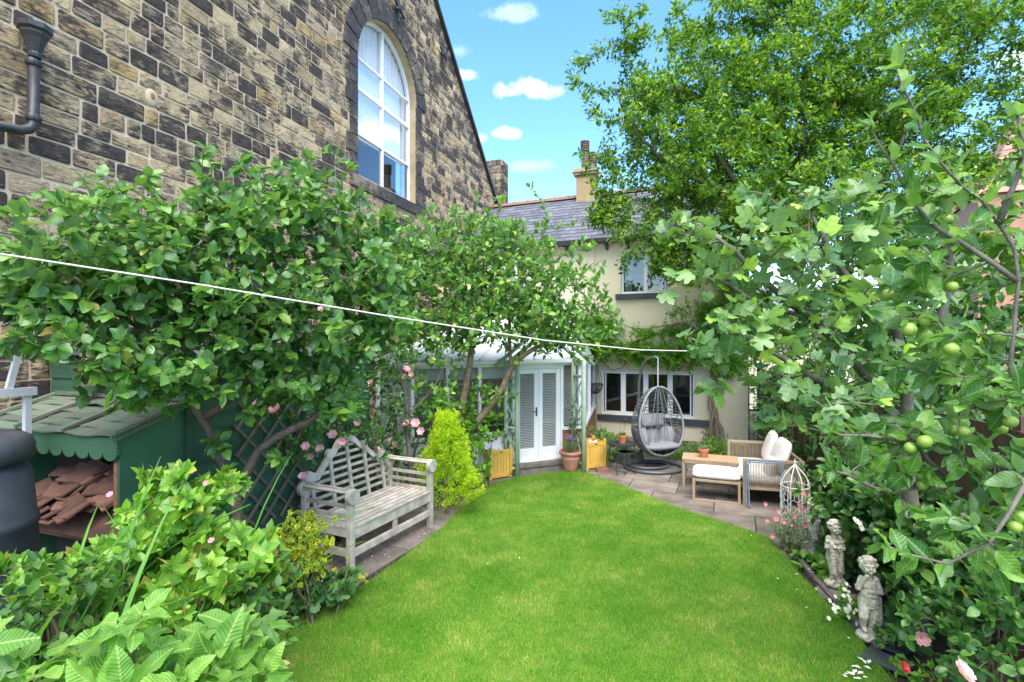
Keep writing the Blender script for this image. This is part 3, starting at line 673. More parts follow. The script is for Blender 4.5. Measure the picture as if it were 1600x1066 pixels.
# lawn outline, world x/y
LW = [G(*p) for p in [(700, 822), (716, 800), (742, 778), (775, 757), (805, 750), (850, 742), (905, 738), (950, 753), (1005, 775), (1060, 797), (1130, 820), (1200, 843),
                      (1222, 868), (1252, 905), (1290, 945), (1330, 985), (1362, 1030), (1390, 1066)]]
LW = [(p.x, p.y) for p in LW]+[(2.35, 2.4), (2.1, 1.2), (1.9, -.5), (-1.4, -.5), (-1.6, 1.5)]+[(G(*p).x, G(*p).y) for p in [(385, 1066), (420, 1010), (470, 965), (540, 938), (590, 905), (650, 860)]]
def inpoly(x, y, poly):
    c = np.zeros(x.shape, bool); n = len(poly)
    for i in range(n):
        x0, y0 = poly[i]; x1, y1 = poly[i-1]
        m = ((y0 > y) != (y1 > y)) & (x < (x1-x0)*(y-y0)/(y1-y0+1e-12)+x0); c ^= m
    return c
lz = .035
lm, N, L, B = nmat('lawn_turf')
tc = N.new('ShaderNodeTexCoord'); f1 = noise_(N, L, tc.outputs['Object'], 1.1, 4); f2 = noise_(N, L, tc.outputs['Object'], 60, 6)
c = ramp(N, L, f1, [(.3, (.085, .22, .015)), (.7, (.16, .30, .04))]); c = mixc(N, L, 1.0, c, ramp(N, L, f2, [(.3, (.55, .6, .5)), (.7, (1.2, 1.2, 1.2))]), 'MULTIPLY')
L.new(c, B.inputs['Base Color']); B.inputs['Roughness'].default_value = .95; B.inputs['Specular IOR Level'].default_value = .1
L.new(bump_(N, L, noise_(N, L, tc.outputs['Object'], 120, 5), .6, .03), B.inputs['Normal'])
n = len(LW); mb = MB().add([(p[0], p[1], lz) for p in LW]+[(p[0], p[1], -.03) for p in LW], [tuple(range(n))]+[(i, i+n, (i+1) % n+n, (i+1) % n) for i in range(n)])
struct('lawn', mb, lm)
def fast_mesh(name, V, faces_n, loops, uv=None):
    """V (n,3); faces_n array of loop counts; loops flat vertex indices; uv per loop"""
    me = bpy.data.meshes.new(name); me.vertices.add(len(V)); me.vertices.foreach_set('co', V.astype(np.float32).ravel())
    me.loops.add(len(loops)); me.loops.foreach_set('vertex_index', loops.astype(np.int32)); me.polygons.add(len(faces_n))
    st = np.concatenate([[0], np.cumsum(faces_n)[:-1]]).astype(np.int32)
    me.polygons.foreach_set('loop_start', st); me.polygons.foreach_set('loop_total', faces_n.astype(np.int32))
    if uv is not None: u = me.uv_layers.new(name='UVMap'); u.data.foreach_set('uv', uv.astype(np.float32).ravel())
    me.update(calc_edges=True); return me
def blades(name, poly, n, h, w, mt, z=.03, lean=.5, edge=0.0):
    xs = np.array([p[0] for p in poly]); ys = np.array([p[1] for p in poly])
    # more blades close to the viewer, where they show
    y = 1.5+(ys.max()-1.5)*RNG.random(n*3)**1.35; x = xs.min()-edge+(xs.max()-xs.min()+2*edge)*RNG.random(n*3)
    m = inpoly(x+RNG.normal(0, edge+1e-6, n*3), y, poly); x, y = x[m][:n], y[m][:n]; k = len(x)
    a = RNG.random(k)*6.283; hh = h*(.55+.8*RNG.random(k)); ln = lean*hh*RNG.random(k)*1.6; b = a+RNG.normal(0, .8, k)+1.57
    px, py = np.cos(a)*w/2, np.sin(a)*w/2; V = np.zeros((k, 3, 3))
    V[:, 0] = np.stack([x-px, y-py, np.full(k, z)], 1); V[:, 1] = np.stack([x+px, y+py, np.full(k, z)], 1); V[:, 2] = np.stack([x+np.cos(b)*ln, y+np.sin(b)*ln, z+hh], 1)
    me = fast_mesh(name, V.reshape(-1, 3), np.full(k, 3), np.arange(3*k)); o = part(name, me, mt, None); return o
gm, N, L, B = nmat('grass_blade'); r = rnd_val(N, L)
col = ramp(N, L, r, [(0, (.075, .25, .014)), (.5, (.13, .35, .024)), (.8, (.23, .43, .045)), (.94, (.42, .42, .13)), (1, (.5, .44, .18))])
tc = N.new('ShaderNodeTexCoord'); col = mixc(N, L, 1.0, col, ramp(N, L, noise_(N, L, tc.outputs['Object'], 1.7, 9, .72), [(.38, (.62, .84, .7)), (.48, (1.0, 1.0, 1)), (.56, (1.7, 1.2, 1.7)), (.66, (2.7, 1.5, 3.4))]), 'MULTIPLY')
L.new(col, B.inputs['Base Color']); B.inputs['Roughness'].default_value = .6; B.inputs['Specular IOR Level'].default_value = .2
trn = N.new('ShaderNodeBsdfTranslucent'); L.new(col, trn.inputs[0]); mx = N.new('ShaderNodeMixShader'); mx.inputs[0].default_value = .4
L.new(B.outputs[0], mx.inputs[1]); L.new(trn.outputs[0], mx.inputs[2]); L.new(mx.outputs[0], N['Material Output'].inputs[0])
g = blades('grass', LW, 420000, .034, .0035, gm, edge=.02); tag(g, 'short bright green mown grass covering the whole lawn', 'grass'); g['kind'] = 'stuff'
# paving: each slab is an object
pat = thing('patio_paving', 'grey brown stone patio slabs between the lawn and the cream house', 'paving', FH.o, FH.rz)
y = -.05; r = 0
while y > -7.6:
    dw = random.choice([.5, .6, .68]); x = -3.4+random.uniform(0, .4)
    while x < 3.3:
        w = random.choice([.45, .6, .75, .9]); q = FH.w(x+w/2, y-dw/2)
        if q.y > 5.7 and not inpoly(np.array([q.x]), np.array([q.y]), [(p[0]*.8, p[1]*.90) for p in LW])[0]:
            part('slab', MB().bb(x+.006, x+w-.006, y-.006, y-dw+.006, -.03, .008+random.uniform(-.003, .004)), m_slab, pat, bevel=.006)
        x += w
    y -= dw
FB = Frame((-1.62, 5.22), (.427, .904))
sp = thing('bench_paving', 'row of old flagstones under the wooden bench beside the lawn', 'paving', FB.o, FB.rz)
x = -.6
for w in (.62, .7, .66, .74):
    y = -.17
    for dw in (.5, .45): part('slab', MB().bb(x+.006, x+w-.006, y+.006, y+dw-.006, -.03, .012+random.uniform(-.002, .004)), m_slab, sp, bevel=.006); y += dw
    x += w
# edging stones on the right of the lawn
ed = thing('lawn_edging', 'thin grey edging stones along the right border of the lawn', 'edging', G(1260, 905))
o_ = G(1260, 905); pts = [G(*p) for p in [(1236, 872), (1262, 905), (1300, 950), (1340, 988), (1362, 1022)]]
for a, b in zip(pts, pts[1:]):
    a, b = a-o_, b-o_; d = (b-a).normalized()*.012; off = Vector((.05, 0, 0))
    part('edging_stone', MB().bar(a+d+off+Vector((0, 0, .02)), b-d+off+Vector((0, 0, .025)), .05, .07), m_slab, ed, bevel=.006)

# ------------------------------------------------------------------ SHED and wood store (left)
FS = Frame((-2.79, 4.40), (262, 800))
shed = thing('garden_shed', 'dark green overlap board shed behind the wooden bench and plum tree', 'shed', FS.o, FS.rz)
ZS = 2.2; bh = .145; LS = 2.7
z = 0
while z < ZS-.02:        # side boards (local x from 0 to LS) and end boards (local x = 0, y from 0 to 1.7)
    t = min(z+bh+.02, ZS)
    a = [(0, -.005, z), (LS, -.005, z), (LS, -.0, t), (0, 0, t)]
    part('board', MB().add([(0, -.022, z), (LS, -.022, z), (LS, -.004, t), (0, -.004, t), (0, 0, z), (LS, 0, z), (LS, 0, t), (0, 0, t)], [(0, 1, 2, 3), (0, 4, 5, 1), (3, 2, 6, 7), (0, 3, 7, 4), (1, 5, 6, 2)]), m_green, shed)
    part('board', MB().add([(-.022, 0, z), (-.022, 1.72, z), (-.004, 1.72, t), (-.004, 0, t), (0, 0, z), (0, 1.72, z), (0, 1.72, t), (0, 0, t)], [(0, 1, 2, 3), (0, 4, 5, 1), (3, 2, 6, 7), (0, 3, 7, 4), (1, 5, 6, 2)]), m_green, shed)
    z += bh
part('corner_post', MB().bb(-.03, .03, -.03, .03, 0, ZS), m_green, shed)
part('roof', MB().prism([(-.08, ZS-.02), (-.08, ZS+.02), (1.78, ZS+.12), (1.78, ZS+.08)], -.08, LS+.06, 'x'), m_slate, shed)
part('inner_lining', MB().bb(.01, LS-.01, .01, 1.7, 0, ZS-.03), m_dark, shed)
# trellis on the shed side
def sl_(px, py, y=-.05): return FS.px(px, py, y)
tre = thing('garden_trellis', 'diamond lattice timber trellis fixed to the green shed wall behind the bench', 'trellis', FS.o, FS.rz)
x0, x1, z0, z1 = sl_(368, 790)[0], sl_(478, 700)[0], .55, 1.80; pitch = .26
k = x0-(z1-z0)
while k < x1:
    for sg in (1, -1):
        pts = []
        for t in np.linspace(0, 1, 60):
            zz = z0+(z1-z0)*t; xx = k+(z1-z0)*t if sg > 0 else k+(z1-z0)*(1-t)
            if x0 <= xx <= x1: pts.append((xx, zz))
        if len(pts) > 4: part('slat', MB().bar((pts[0][0], -.045-.011*sg, pts[0][1]), (pts[-1][0], -.045-.011*sg, pts[-1][1]), .01, .028, (0, 1, 0)) if False else MB().bar((pts[0][0], -.045-.011*sg, pts[0][1]), (pts[-1][0], -.045-.011*sg, pts[-1][1]), .028, .009, (0, 1, 0)), m_trellis, tre)
    k += pitch
# wood store: faces the camera, lean-to against the shed end
SX = -.56; W0 = 1.62
store = thing('wood_store', 'open fronted dark green lean-to store with scalloped valance and board roof', 'store', FS.o, FS.rz)
ZF, ZB = 1.66, 1.86                       # roof heights front / back
part('side_panel', MB().prism([(0-.03, 0), (SX, 0), (SX, ZF-.01), (-.03, ZB-.01)], .0, .025), m_greenp, store)
part('far_side_panel', MB().prism([(-.03, 0), (SX, 0), (SX, ZF-.01), (-.03, ZB-.01)], W0-.05, W0-.02), m_greenp, store)
part('corner_post', MB().bb(SX+.0, SX+.035, .026, .065, 0, ZF-.16), m_pinkstem, store)
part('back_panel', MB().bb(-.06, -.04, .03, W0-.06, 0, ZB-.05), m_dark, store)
val = [(-.02, ZF+.0), (-.02, ZF-.13)]; ns = 11; wv = (W0+.04)/ns
for k in range(ns):
    for t in np.linspace(0, math.pi, 9): val.append((-.02+wv*(k+.5)-wv/2*math.cos(t)*.96, ZF-.125-.055*math.sin(t)))
val += [(W0+.02, ZF-.13), (W0+.02, ZF)]
part('scalloped_valance', MB().prism(val, SX-.035, SX-.012, 'x'), m_greenp, store)
nr = 6
for r in range(nr):                       # roof boards, overlapping, between battens
    for c in range(3):
        ya, yb = -.05+c*.56, -.05+(c+1)*.56-.006; f0, f1 = r/nr, (r+1)/nr+.05
        X0, X1 = SX-.07+(-.0-SX+.07)*f0, SX-.07+(-SX+.07)*min(f1, 1); Z0, Z1 = ZF+(ZB-ZF)*f0+.022, ZF+(ZB-ZF)*min(f1, 1)+.008
        mb = MB(); m = 8
        for k in range(m+1):
            yy = ya+(yb-ya)*k/m; wv_ = .009*math.sin(k*.9+r*2+c*1.3)+(.03*math.exp(-((k-4)/2.)**2) if (r, c) == (4, 1) else 0); mb.v += [(X0, yy, Z0+wv_), (X1, yy, Z1), (X0, yy, Z0+wv_-.012), (X1, yy, Z1-.012)]
        for k in range(m): a = k*4; mb.f += [(a, a+4, a+5, a+1), (a+2, a+3, a+7, a+6), (a, a+2, a+6, a+4)]
        part('roof_board', mb, m_greenr, store)
for yy in (-.05, .51, 1.07, 1.62): part('roof_batten', MB().bar((SX-.08, yy, ZF+.04), (0, yy, ZB+.035), .035, .03), m_greenr, store, bevel=.004)
part('roof_edge_board', MB().bar((SX-.08, -.035, ZF+.0), (0, -.035, ZB+.0), .02, .06), m_greenr, store); part('top_batten', MB().bar((-.03, -.05, ZB+.03), (-.03, W0, ZB+.03), .03, .035), m_greenr, store)
# pile of clay tiles and slates in the store
shelf = part('tile_shelf', MB().bb(SX+.05, -.07, .04, W0-.08, .80, .84), m_tile, store)
grp = 'broken clay tiles heaped in the wood store'
part('tile_heap_core', MB().prism([(SX+.02, .84), (-.1, .84), (-.1, 1.24), (SX+.06, .90)], .06, 1.3), m_tile, store)
for k in range(46):
    w, d = random.uniform(.22, .42), random.uniform(.12, .22); R = Matrix.Rotation(random.uniform(-.5, .5), 3, 'Z')@Matrix.Rotation(random.uniform(-.2, .2), 3, 'Y')@Matrix.Rotation(random.uniform(-.75, -.25), 3, 'X')
    x = random.uniform(SX-.04, -.18); y_ = random.uniform(.25, 1.2); zz = .93+.10*random.random()+.80*(x-SX)+.03
    o = part('clay_tile', MB().prism([(-w/2, -d/2), (w/2, -d/2*random.uniform(.5, 1)), (w/2*random.uniform(.6, 1), d/2), (-w/2, d/2*random.uniform(.6, 1))], -.007, .007, 'z'), m_tile, None)
    o.matrix_world = Matrix.Translation(FS.w(x, y_, zz))@(Matrix.Rotation(FS.rz+math.pi/2, 3, 'Z')@R).to_4x4()
    tag(o, 'broken reddish clay tile in the heap inside the green wood store', 'tile', grp)
# water butt
bt = P(-78, 700, 2.95); butt = thing('compost_bin', 'black ribbed plastic compost bin at the left edge beside the wood store', 'bin', (bt.x, bt.y, 0))
zt = 2.4-(684-530)/800*2.95+.02
part('body', MB().lathe((0, 0, 0), [(.42, .3), (.40, .9), (.395, .92), (.39, .94), (.375, 1.28), (.382, 1.29), (.382, 1.33), (.37, 1.35), (.35, 1.6), (.31, zt-.17)], 40), m_butt, butt, smooth=True)
part('lid', MB().lathe((0, 0, zt-.18), [(.33, 0), (.36, .01), (.365, .08), (.35, .13), (.31, .155), (.28, .15), (.0, .17)], 40), m_butt, butt, smooth=True)
part('stand', MB().lathe((0, 0, 0), [(.40, 0), (.40, .3)], 24), m_slab, butt)
# aluminium ladder and bird box
l0 = FC.w(FC.px(-60), -.75); l0 = Vector((-3.75, 3.3, 0)); lad = thing('aluminium_ladder', 'pale aluminium ladder hung sideways on the church wall above the store', 'ladder', (0, 0, 0))
FLd = Frame((-3.62, 4.0), (262, 800)); lad.location = FLd.o; lad.rotation_euler = (0, 0, FLd.rz); FLd2 = FLd
a0 = FLd.px(-90, 540); a1 = FLd.px(52, 542)
zu = 2.4-12/800*4.05; zl = 2.4-78/800*4.05
part('rail', MB().bb(-1.7, -.09, -.03, .03, zu-.03, zu+.03), m_alu, lad); part('rail', MB().bb(-1.7, -.09, -.03, .03, zl-.03, zl+.03), m_alu, lad)
for k in range(6): x = -.22-k*.29; part('rung', MB().bar((x-.03, 0, zl+.03), (x+.03, 0, zu-.03), .03, .04), m_alu, lad)
part('bracket', MB().bb(-.16, -.12, -.02, .02, zl-.45, zl-.03), m_alu, lad)
bp = FS.w(-.10, 1.02, 2.2); bb = thing('bird_box', 'pale round log bird box on the green shed end wall', 'bird box', bp, FS.rz)
part('log', MB().lathe((0, 0, -.22), [(.075, 0), (.078, .12), (.075, .24), (.06, .27)], 16), m_bird, bb, smooth=True); part('entrance_hole', MB().tube([(-.07, 0, -.05), (-.082, 0, -.05)], .018, 12), m_dark, bb)
part('roof', MB().lathe((0, 0, .045), [(.09, 0), (.085, .02), (.0, .05)], 16), m_bark, bb)

# ------------------------------------------------------------------ BENCH
bench = thing('garden_bench', 'weathered grey teak bench with scrolled curved back beside the lawn', 'bench', FB.o, FB.rz)
BL, BD, AH, SH = 1.42, .70, .85, .47
for x in (0.0, BL):
    part('leg', MB().bb(x-.033, x+.033, 0, .066, 0, AH-.07), m_teak, bench, bevel=.006)
    part('leg', MB().bb(x-.033, x+.033, BD-.066, BD, 0, AH-.07), m_teak, bench, bevel=.006)
    for yy in (-.02, BD-.05):
        part('arm_scroll', MB().prism([(yy+.055+.078*math.cos(t), AH-.05+.078*math.sin(t)) for t in np.linspace(0, 2*math.pi, 21)[:-1]], x-.04, x+.04, 'x') if False else
             MB().prism([(x+.082*math.cos(t), AH-.06+.082*math.sin(t)) for t in np.linspace(0, 2*math.pi, 25)[:-1]], yy, yy+.06), m_teak, bench, bevel=.006)
    s_ = 1 if x > 0 else -1
    for k, t in enumerate((math.pi*.5, math.pi*.28, math.pi*.72)):
        part('arm_slat', MB().bar((x+.062*math.cos(t), .04, AH-.06+.062*math.sin(t)), (x+.062*math.cos(t), BD-.05, AH-.06+.062*math.sin(t)), .035, .02, (math.cos(t), 0, math.sin(t))), m_teak, bench, bevel=.003)
    for zz in (AH-.17, AH-.27, AH-.36): part('side_slat', MB().bb(x-.012, x+.012, .066, BD-.066, zz-.02, zz+.02), m_teak, bench, bevel=.003)
    part('side_rail', MB().bb(x-.022, x+.022, .066, BD-.066, SH-.10, SH-.02), m_teak, bench, bevel=.003); part('side_stretcher', MB().bb(x-.022, x+.022, .066, BD-.066, .17, .24), m_teak, bench, bevel=.003)
part('front_rail', MB().bb(.033, BL-.033, .008, .04, SH-.125, SH-.018), m_teak, bench, bevel=.004); part('back_rail', MB().bb(.033, BL-.033, BD-.05, BD-.01, SH-.10, SH-.02), m_teak, bench, bevel=.004)
part('front_stretcher', MB().bb(.033, BL-.033, .012, .05, .16, .235), m_teak, bench, bevel=.004); part('centre_post', MB().bb(BL/2-.03, BL/2+.03, .014, .048, .235, SH-.125), m_teak, bench, bevel=.004)
part('back_stretcher', MB().bb(.033, BL-.033, BD-.05, BD-.012, .16, .235), m_teak, bench, bevel=.004)
for k in range(8): y0 = .0+k*.083; part('seat_slat', MB().bb(-.03 if 0 < k < 7 else .034, BL+.03 if 0 < k < 7 else BL-.034, y0, y0+.062, SH-.017, SH+.006), m_teak, bench, bevel=.004)
half = [(.0, .80), (.012, .88), (.04, .935), (.075, .95), (.10, .93), (.125, .905), (.155, .91), (.19, .95), (.235, 1.01), (.26, 1.04), (.262, 1.09), (.285, 1.125), (.315, 1.125), (.335, 1.10), (.36, 1.14), (.40, 1.20), (.45, 1.24), (.5, 1.255)]
prof = [(x*BL, z) for x, z in half]+[((1-x)*BL, z) for x, z in half[::-1][1:]]
def lean(z): return BD-.05+(z-SH)*.16
hin = [(.03, .80), (.05, .84), (.08, .845), (.115, .825), (.155, .83), (.21, .90), (.28, .985), (.33, 1.03), (.36, 1.06), (.40, 1.115), (.45, 1.155), (.5, 1.165)]
inn = [(x*BL, z) for x, z in hin]+[((1-x)*BL, z) for x, z in hin[::-1][1:]]
def at_(pl, x):
    for (a, b) in zip(pl, pl[1:]):
        if a[0] <= x <= b[0]: return a[1]+(b[1]-a[1])*(x-a[0])/(b[0]-a[0]+1e-9)
    return pl[-1][1]
m = 80; mb = MB()
for i in range(m+1):
    t = i/m; d_ = t*(len(prof)-1); k = min(int(d_), len(prof)-2); fo = d_-k; o = (prof[k][0]*(1-fo)+prof[k+1][0]*fo, prof[k][1]*(1-fo)+prof[k+1][1]*fo)
    x_i = min(max(o[0], inn[0][0]), inn[-1][0]); zi = min(at_(inn, x_i), o[1]-.02)
    for (x_, z_) in (o, (x_i, zi)):
        mb.v += [(x_, lean(z_)-.02, z_), (x_, lean(z_)+.022, z_)]
for i in range(m): a = i*4; mb.f += [(a, a+4, a+6, a+2), (a+1, a+3, a+7, a+5), (a, a+1, a+5, a+4), (a+2, a+6, a+7, a+3)]
mb.f += [(0, 2, 3, 1), (m*4, m*4+1, m*4+3, m*4+2)]
part('top_rail', mb, m_teak, bench)
for x in (.09, .30, .5, .70, .91):
    xx = x*BL; zt = at_(inn, xx)+.02; part('back_stile', MB().bar((xx, lean(SH), SH), (xx, lean(zt), zt), .045, .028, (0, 1, 0)), m_teak, bench, bevel=.003)
for k, zz in enumerate(np.arange(SH+.075, 1.14, .082)):
    xs = [x for x in np.linspace(.02, .5, 100) if at_(inn, x*BL) > zz+.005]
    if not xs: continue
    a = xs[0]*BL; part('back_slat', MB().bar((a, lean(zz)+.012, zz), (BL-a, lean(zz)+.012, zz), .014, .034), m_teak, bench, bevel=.002)

# ------------------------------------------------------------------ SOFA SET
FO = Frame((3.35, 7.38), (.968, -.25))          # x: depth to the right, y: along the sofa away from the camera
sofa = thing('garden_sofa', 'two seat sofa with taupe rope arms and cream cushions on the patio', 'sofa', FO.o, FO.rz)
SL, SD, SA = 1.42, .76, .68
for yy, nm in ((0, 0), (SL, 1)):
    mb = MB(); r = .022
    mb.bb(-r, r, yy-r, yy+r, 0, SA).bb(SD-r, SD+r, yy-r, yy+r, 0, SA); part('arm_frame', mb.bb(r, SD-r, yy-r, yy+r, SA-.044, SA).bb(r, SD-r, yy-r+.003, yy+r-.003, .24, .275), m_taupe, sofa, bevel=.004)
    mb = MB()
    for k in range(34): x = .035+k*(SD-.07)/33; mb.tube([(x, yy-.012, .25), (x, yy-.012, SA-.03)], .0055, 5, False)
    part('rope_panel', mb, m_rope, sofa)
mb = MB().bb(SD-.02, SD+.02, .022, SL-.022, SA-.044, SA).bb(SD-.02, SD+.02, .022, SL-.022, .24, .28).bb(-.02, .02, .022, SL-.022, .24, .285); part('back_frame', mb, m_taupe, sofa, bevel=.004)
mb = MB()
for k in range(60): y = .04+k*(SL-.08)/59; mb.tube([(SD-.012, y, .25), (SD-.012, y, SA-.03)], .0055, 5, False)
part('rope_panel', mb, m_rope, sofa); part('seat_base', MB().bb(.025, SD-.025, .025, SL-.025, .245, .275), m_taupe, sofa)
part('seat_cushion', MB().pillow((SD/2-.02, SL/2, .36), (SD-.03, SL-.05, .17), None, .18, 32, 12), m_cream, sofa, smooth=True)
Rb = Matrix.Rotation(math.radians(-72), 3, 'Y')
for yy, a in ((.38, .02), (1.05, -.10)):
    part('back_cushion', MB().pillow((SD-.20, yy, .68), (.50, .64, .15), Matrix.Rotation(a, 3, 'Z')@Rb, .45, 24, 12), m_cream, sofa, smooth=True)
part('small_cushion', MB().pillow((SD-.36, .26, .52), (.3, .4, .14), Rb, .45, 24, 12), m_cream, sofa, smooth=True)
FT = Frame((2.705, 7.62), (.615, -.24)); ot = thing('garden_footstool', 'low taupe metal footstool with cream cushion in front of the sofa', 'footstool', FT.o, FT.rz)
w, d, h = .62, .52, .33; r = .018
for yy in (0, d): part('leg_frame', MB().bb(-r, r, yy-r, yy+r, 0, h).bb(w-r, w+r, yy-r, yy+r, 0, h).bb(r, w-r, yy-r, yy+r, 0, .036).bb(r, w-r, yy-r, yy+r, h-.036, h), m_taupe, ot, bevel=.003)
part('seat_frame', MB().bb(-r, r, r, d-r, h-.036, h).bb(w-r, w+r, r, d-r, h-.036, h).bb(r, w-r, r, d-r, h-.02, h-.004), m_taupe, ot, bevel=.003)
part('cushion', MB().pillow((w/2, d/2, h+.055), (w+.05, d+.04, .13), None, .18, 32, 10), m_cream, ot, smooth=True)
FTb = Frame((2.79, 8.32), (.615, -.24)); tb = thing('coffee_table', 'low taupe coffee table with slatted wooden top behind the footstool', 'table', FTb.o, FTb.rz)
w, d, h = .80, .42, .47
for (x, y) in ((0, 0), (w, 0), (0, d), (w, d)): part('leg', MB().bb(x-.02, x+.02, y-.02, y+.02, 0, h-.03), m_taupe, tb, bevel=.003)
part('apron', MB().bb(-.02, w+.02, -.02, .0, h-.07, h-.03).bb(-.02, w+.02, d, d+.02, h-.07, h-.03).bb(-.02, 0, 0, d, h-.07, h-.03).bb(w, w+.02, 0, d, h-.07, h-.03), m_taupe, tb)
for k in range(6): part('top_slat', MB().bb(-.025, w+.025, -.025+k*.079, .05+k*.079, h-.028, h), m_deck, tb, bevel=.003)
# folded frames leaning on the sofa arm
fr = G(1196, 797); ff = thing('folded_chair', 'folded pair of rounded blue grey tube frames leaning on the near sofa arm', 'chair', (fr.x, fr.y, 0), FO.rz)
def rrect(w, h, r, y, ln, n=6):
    pts = []
    for (cx, cz, a0) in ((w/2-r, r, -90), (w/2-r, h-r, 0), (-w/2+r, h-r, 90), (-w/2+r, r, 180)):
        for k in range(n+1): a = math.radians(a0+90*k/n); X, Z = cx+r*math.cos(a), cz+r*math.sin(a); pts.append((X, y+ln*Z, Z))
    return pts
part('outer_frame', MB().tube(rrect(.48, .68, .06, 0, .10), .012, 8, closed=True), m_bluet, ff, smooth=True); part('inner_frame', MB().tube(rrect(.43, .66, .05, -.03, .10), .011, 8, closed=True), m_bluet, ff, smooth=True)
part('cross_bar', MB().tube([(-.21, .045, .45), (.21, .045, .45)], .008, 6), m_bluet, ff)

# ------------------------------------------------------------------ EGG CHAIR
eg = Vector((2.62, 9.45, 0)); egg = thing('hanging_egg_chair', 'grey rattan egg chair with cushions hanging from a curved pole on the patio', 'chair', eg, .12)
part('base_ring', MB().tube([(.52*math.cos(a), .45*math.sin(a)+.0, .045) for a in np.linspace(0, 2*math.pi, 41)[:-1]], .03, 10, closed=True), m_eggf, egg, smooth=True)
part('inner_ring', MB().tube([(.36*math.cos(a)-.05, .26*math.sin(a)+.14, .045) for a in np.linspace(0, 2*math.pi, 33)[:-1]], .024, 10, closed=True), m_eggf, egg, smooth=True)
part('pole', MB().tube([(-.06, .42, .04), (-.10, .45, .5), (-.125, .47, 1.1), (-.115, .45, 1.6), (-.08, .38, 1.88), (-.02, .26, 2.02), (.05, .12, 2.065), (.09, .04, 2.05)], .027, 10), m_eggf, egg, smooth=True)
ch_ = MB(); z = 2.05; k = 0
while z > 1.52:
    R = Matrix.Rotation(math.pi/2*(k % 2)+.3, 3, 'Z')
    ch_.tube([Vector((.09, .03, z-.02))+R@Vector((.011*math.cos(a), 0, .021*math.sin(a))) for a in np.linspace(0, 2*math.pi, 9)[:-1]], .0045, 5, closed=True); z -= .034; k += 1
part('chain', ch_, m_alu, egg)
EC = Vector((.09, .02, .88)); ea, eb, ec = .49, .44, .64
def eggp(th, ph, k=1.0):     # th polar from top, ph around; opening towards -y
    z = math.cos(th); wd = math.sin(th)*(1.0-.16*z); return EC+Vector((ea*k*wd*math.cos(ph), eb*k*wd*math.sin(ph), ec*k*z))
RG = Matrix.Rotation(.25, 3, 'Z')
def rot(p): return EC+RG@(p-EC)
# rim: plane cut of the egg at y = -.12 (tilted a little)
def ycut(z): return -.10-.12*(-(z-EC.z)/ec)*.6
def ph_lim(th):
    s = eb*math.sin(th)*(1-.16*math.cos(th)); v = ycut(EC.z+ec*math.cos(th))/max(s, 1e-6)
    return -math.pi/2 if v <= -1 else math.asin(v)
mer = MB(); nphi = 19
for j in range(nphi):
    ph = math.radians(-60+300*j/(nphi-1)); pts = []
    for i in range(33):
        th = .06+(math.pi-.12)*i/32; l0_ = ph_lim(th)
        if l0_ <= (ph if ph < math.pi/2 else math.pi-ph) : pts.append(rot(eggp(th, ph)))
    if len(pts) > 3: mer.tube(pts, .0065, 5, False)
part('rattan_uprights', mer, m_egg, egg, smooth=True)
lat = MB(); i = 0; th = .30
while th < math.pi-.05:
    l0_ = max(ph_lim(th), math.radians(-88)); a0, a1 = l0_, math.pi-l0_
    pts = [rot(eggp(th+.02*math.sin(q*9+th*30), q)) for q in np.linspace(a0, a1, 34)]; lat.tube(pts, .0085 if th < 1.75 else .012, 5, False); th += .105 if th < 1.75 else .036
part('rattan_strands', lat, m_egg, egg, smooth=True)
rim = []
for s_ in (0, 1):
    seq = []
    for i in range(41):
        th = .12+(math.pi-.30)*i/40; l0_ = ph_lim(th); seq.append(rot(eggp(th, l0_ if s_ == 0 else math.pi-l0_)))
    rim += seq if s_ == 0 else seq[::-1]
part('rim', MB().tube(rim, .021, 8, closed=True), m_eggr, egg, smooth=True)
part('seat_cushion', MB().pillow(rot(EC+Vector((0, .02, -.44))), (.74, .6, .17), RG, .6, 28, 12), m_cush, egg, smooth=True)
for sx in (-1, 0, 1):
    part('back_pad', MB().pillow(rot(EC+Vector((sx*.24, .17-.1*abs(sx), -.28))), (.30, .34, .15), RG@Matrix.Rotation(sx*-.75, 3, 'Z')@Matrix.Rotation(math.radians(70), 3, 'X'), .6, 20, 10), m_cush, egg, smooth=True)
part('head_pillow', MB().pillow(rot(EC+Vector((-.03, .14, .0))), (.50, .24, .13), RG@Matrix.Rotation(math.radians(72), 3, 'X'), .35, 24, 12), m_cush, egg, smooth=True)

# ------------------------------------------------------------------ pots, tables, planters, arbour
st = G(972, 739); tbl = thing('side_table', 'small round black metal side table holding a terracotta pot on the patio', 'table', (st.x, st.y, 0), .2)
hh = .53
part('table_top', MB().lathe((0, 0, hh-.02), [(.25, 0), (.26, .004), (.265, .03), (.25, .02), (.0, .018)], 32), m_black, tbl, smooth=False)
for k in range(4): a = math.pi/4+k*math.pi/2; part('leg', MB().tube([(.235*math.cos(a), .235*math.sin(a), hh-.02), (.245*math.cos(a), .245*math.sin(a), 0)], .009, 6), m_black, tbl)
part('stretcher', MB().tube([(.24*math.cos(math.pi/4+k*math.pi/2), .24*math.sin(math.pi/4+k*math.pi/2), .07) for k in range(4)], .007, 6, closed=True), m_black, tbl)
def pot(root, r, h, m, feet=False):
    part('pot', MB().lathe((0, 0, 0), [(r*.66, 0), (r*.72, h*.1), (r*.88, h*.76), (r*1.0, h*.77), (r*1.02, h*.97), (r*.98, h), (r*.86, h), (r*.84, h*.9), (0, h*.9)], 28), m, root, smooth=False)
ARBX = None
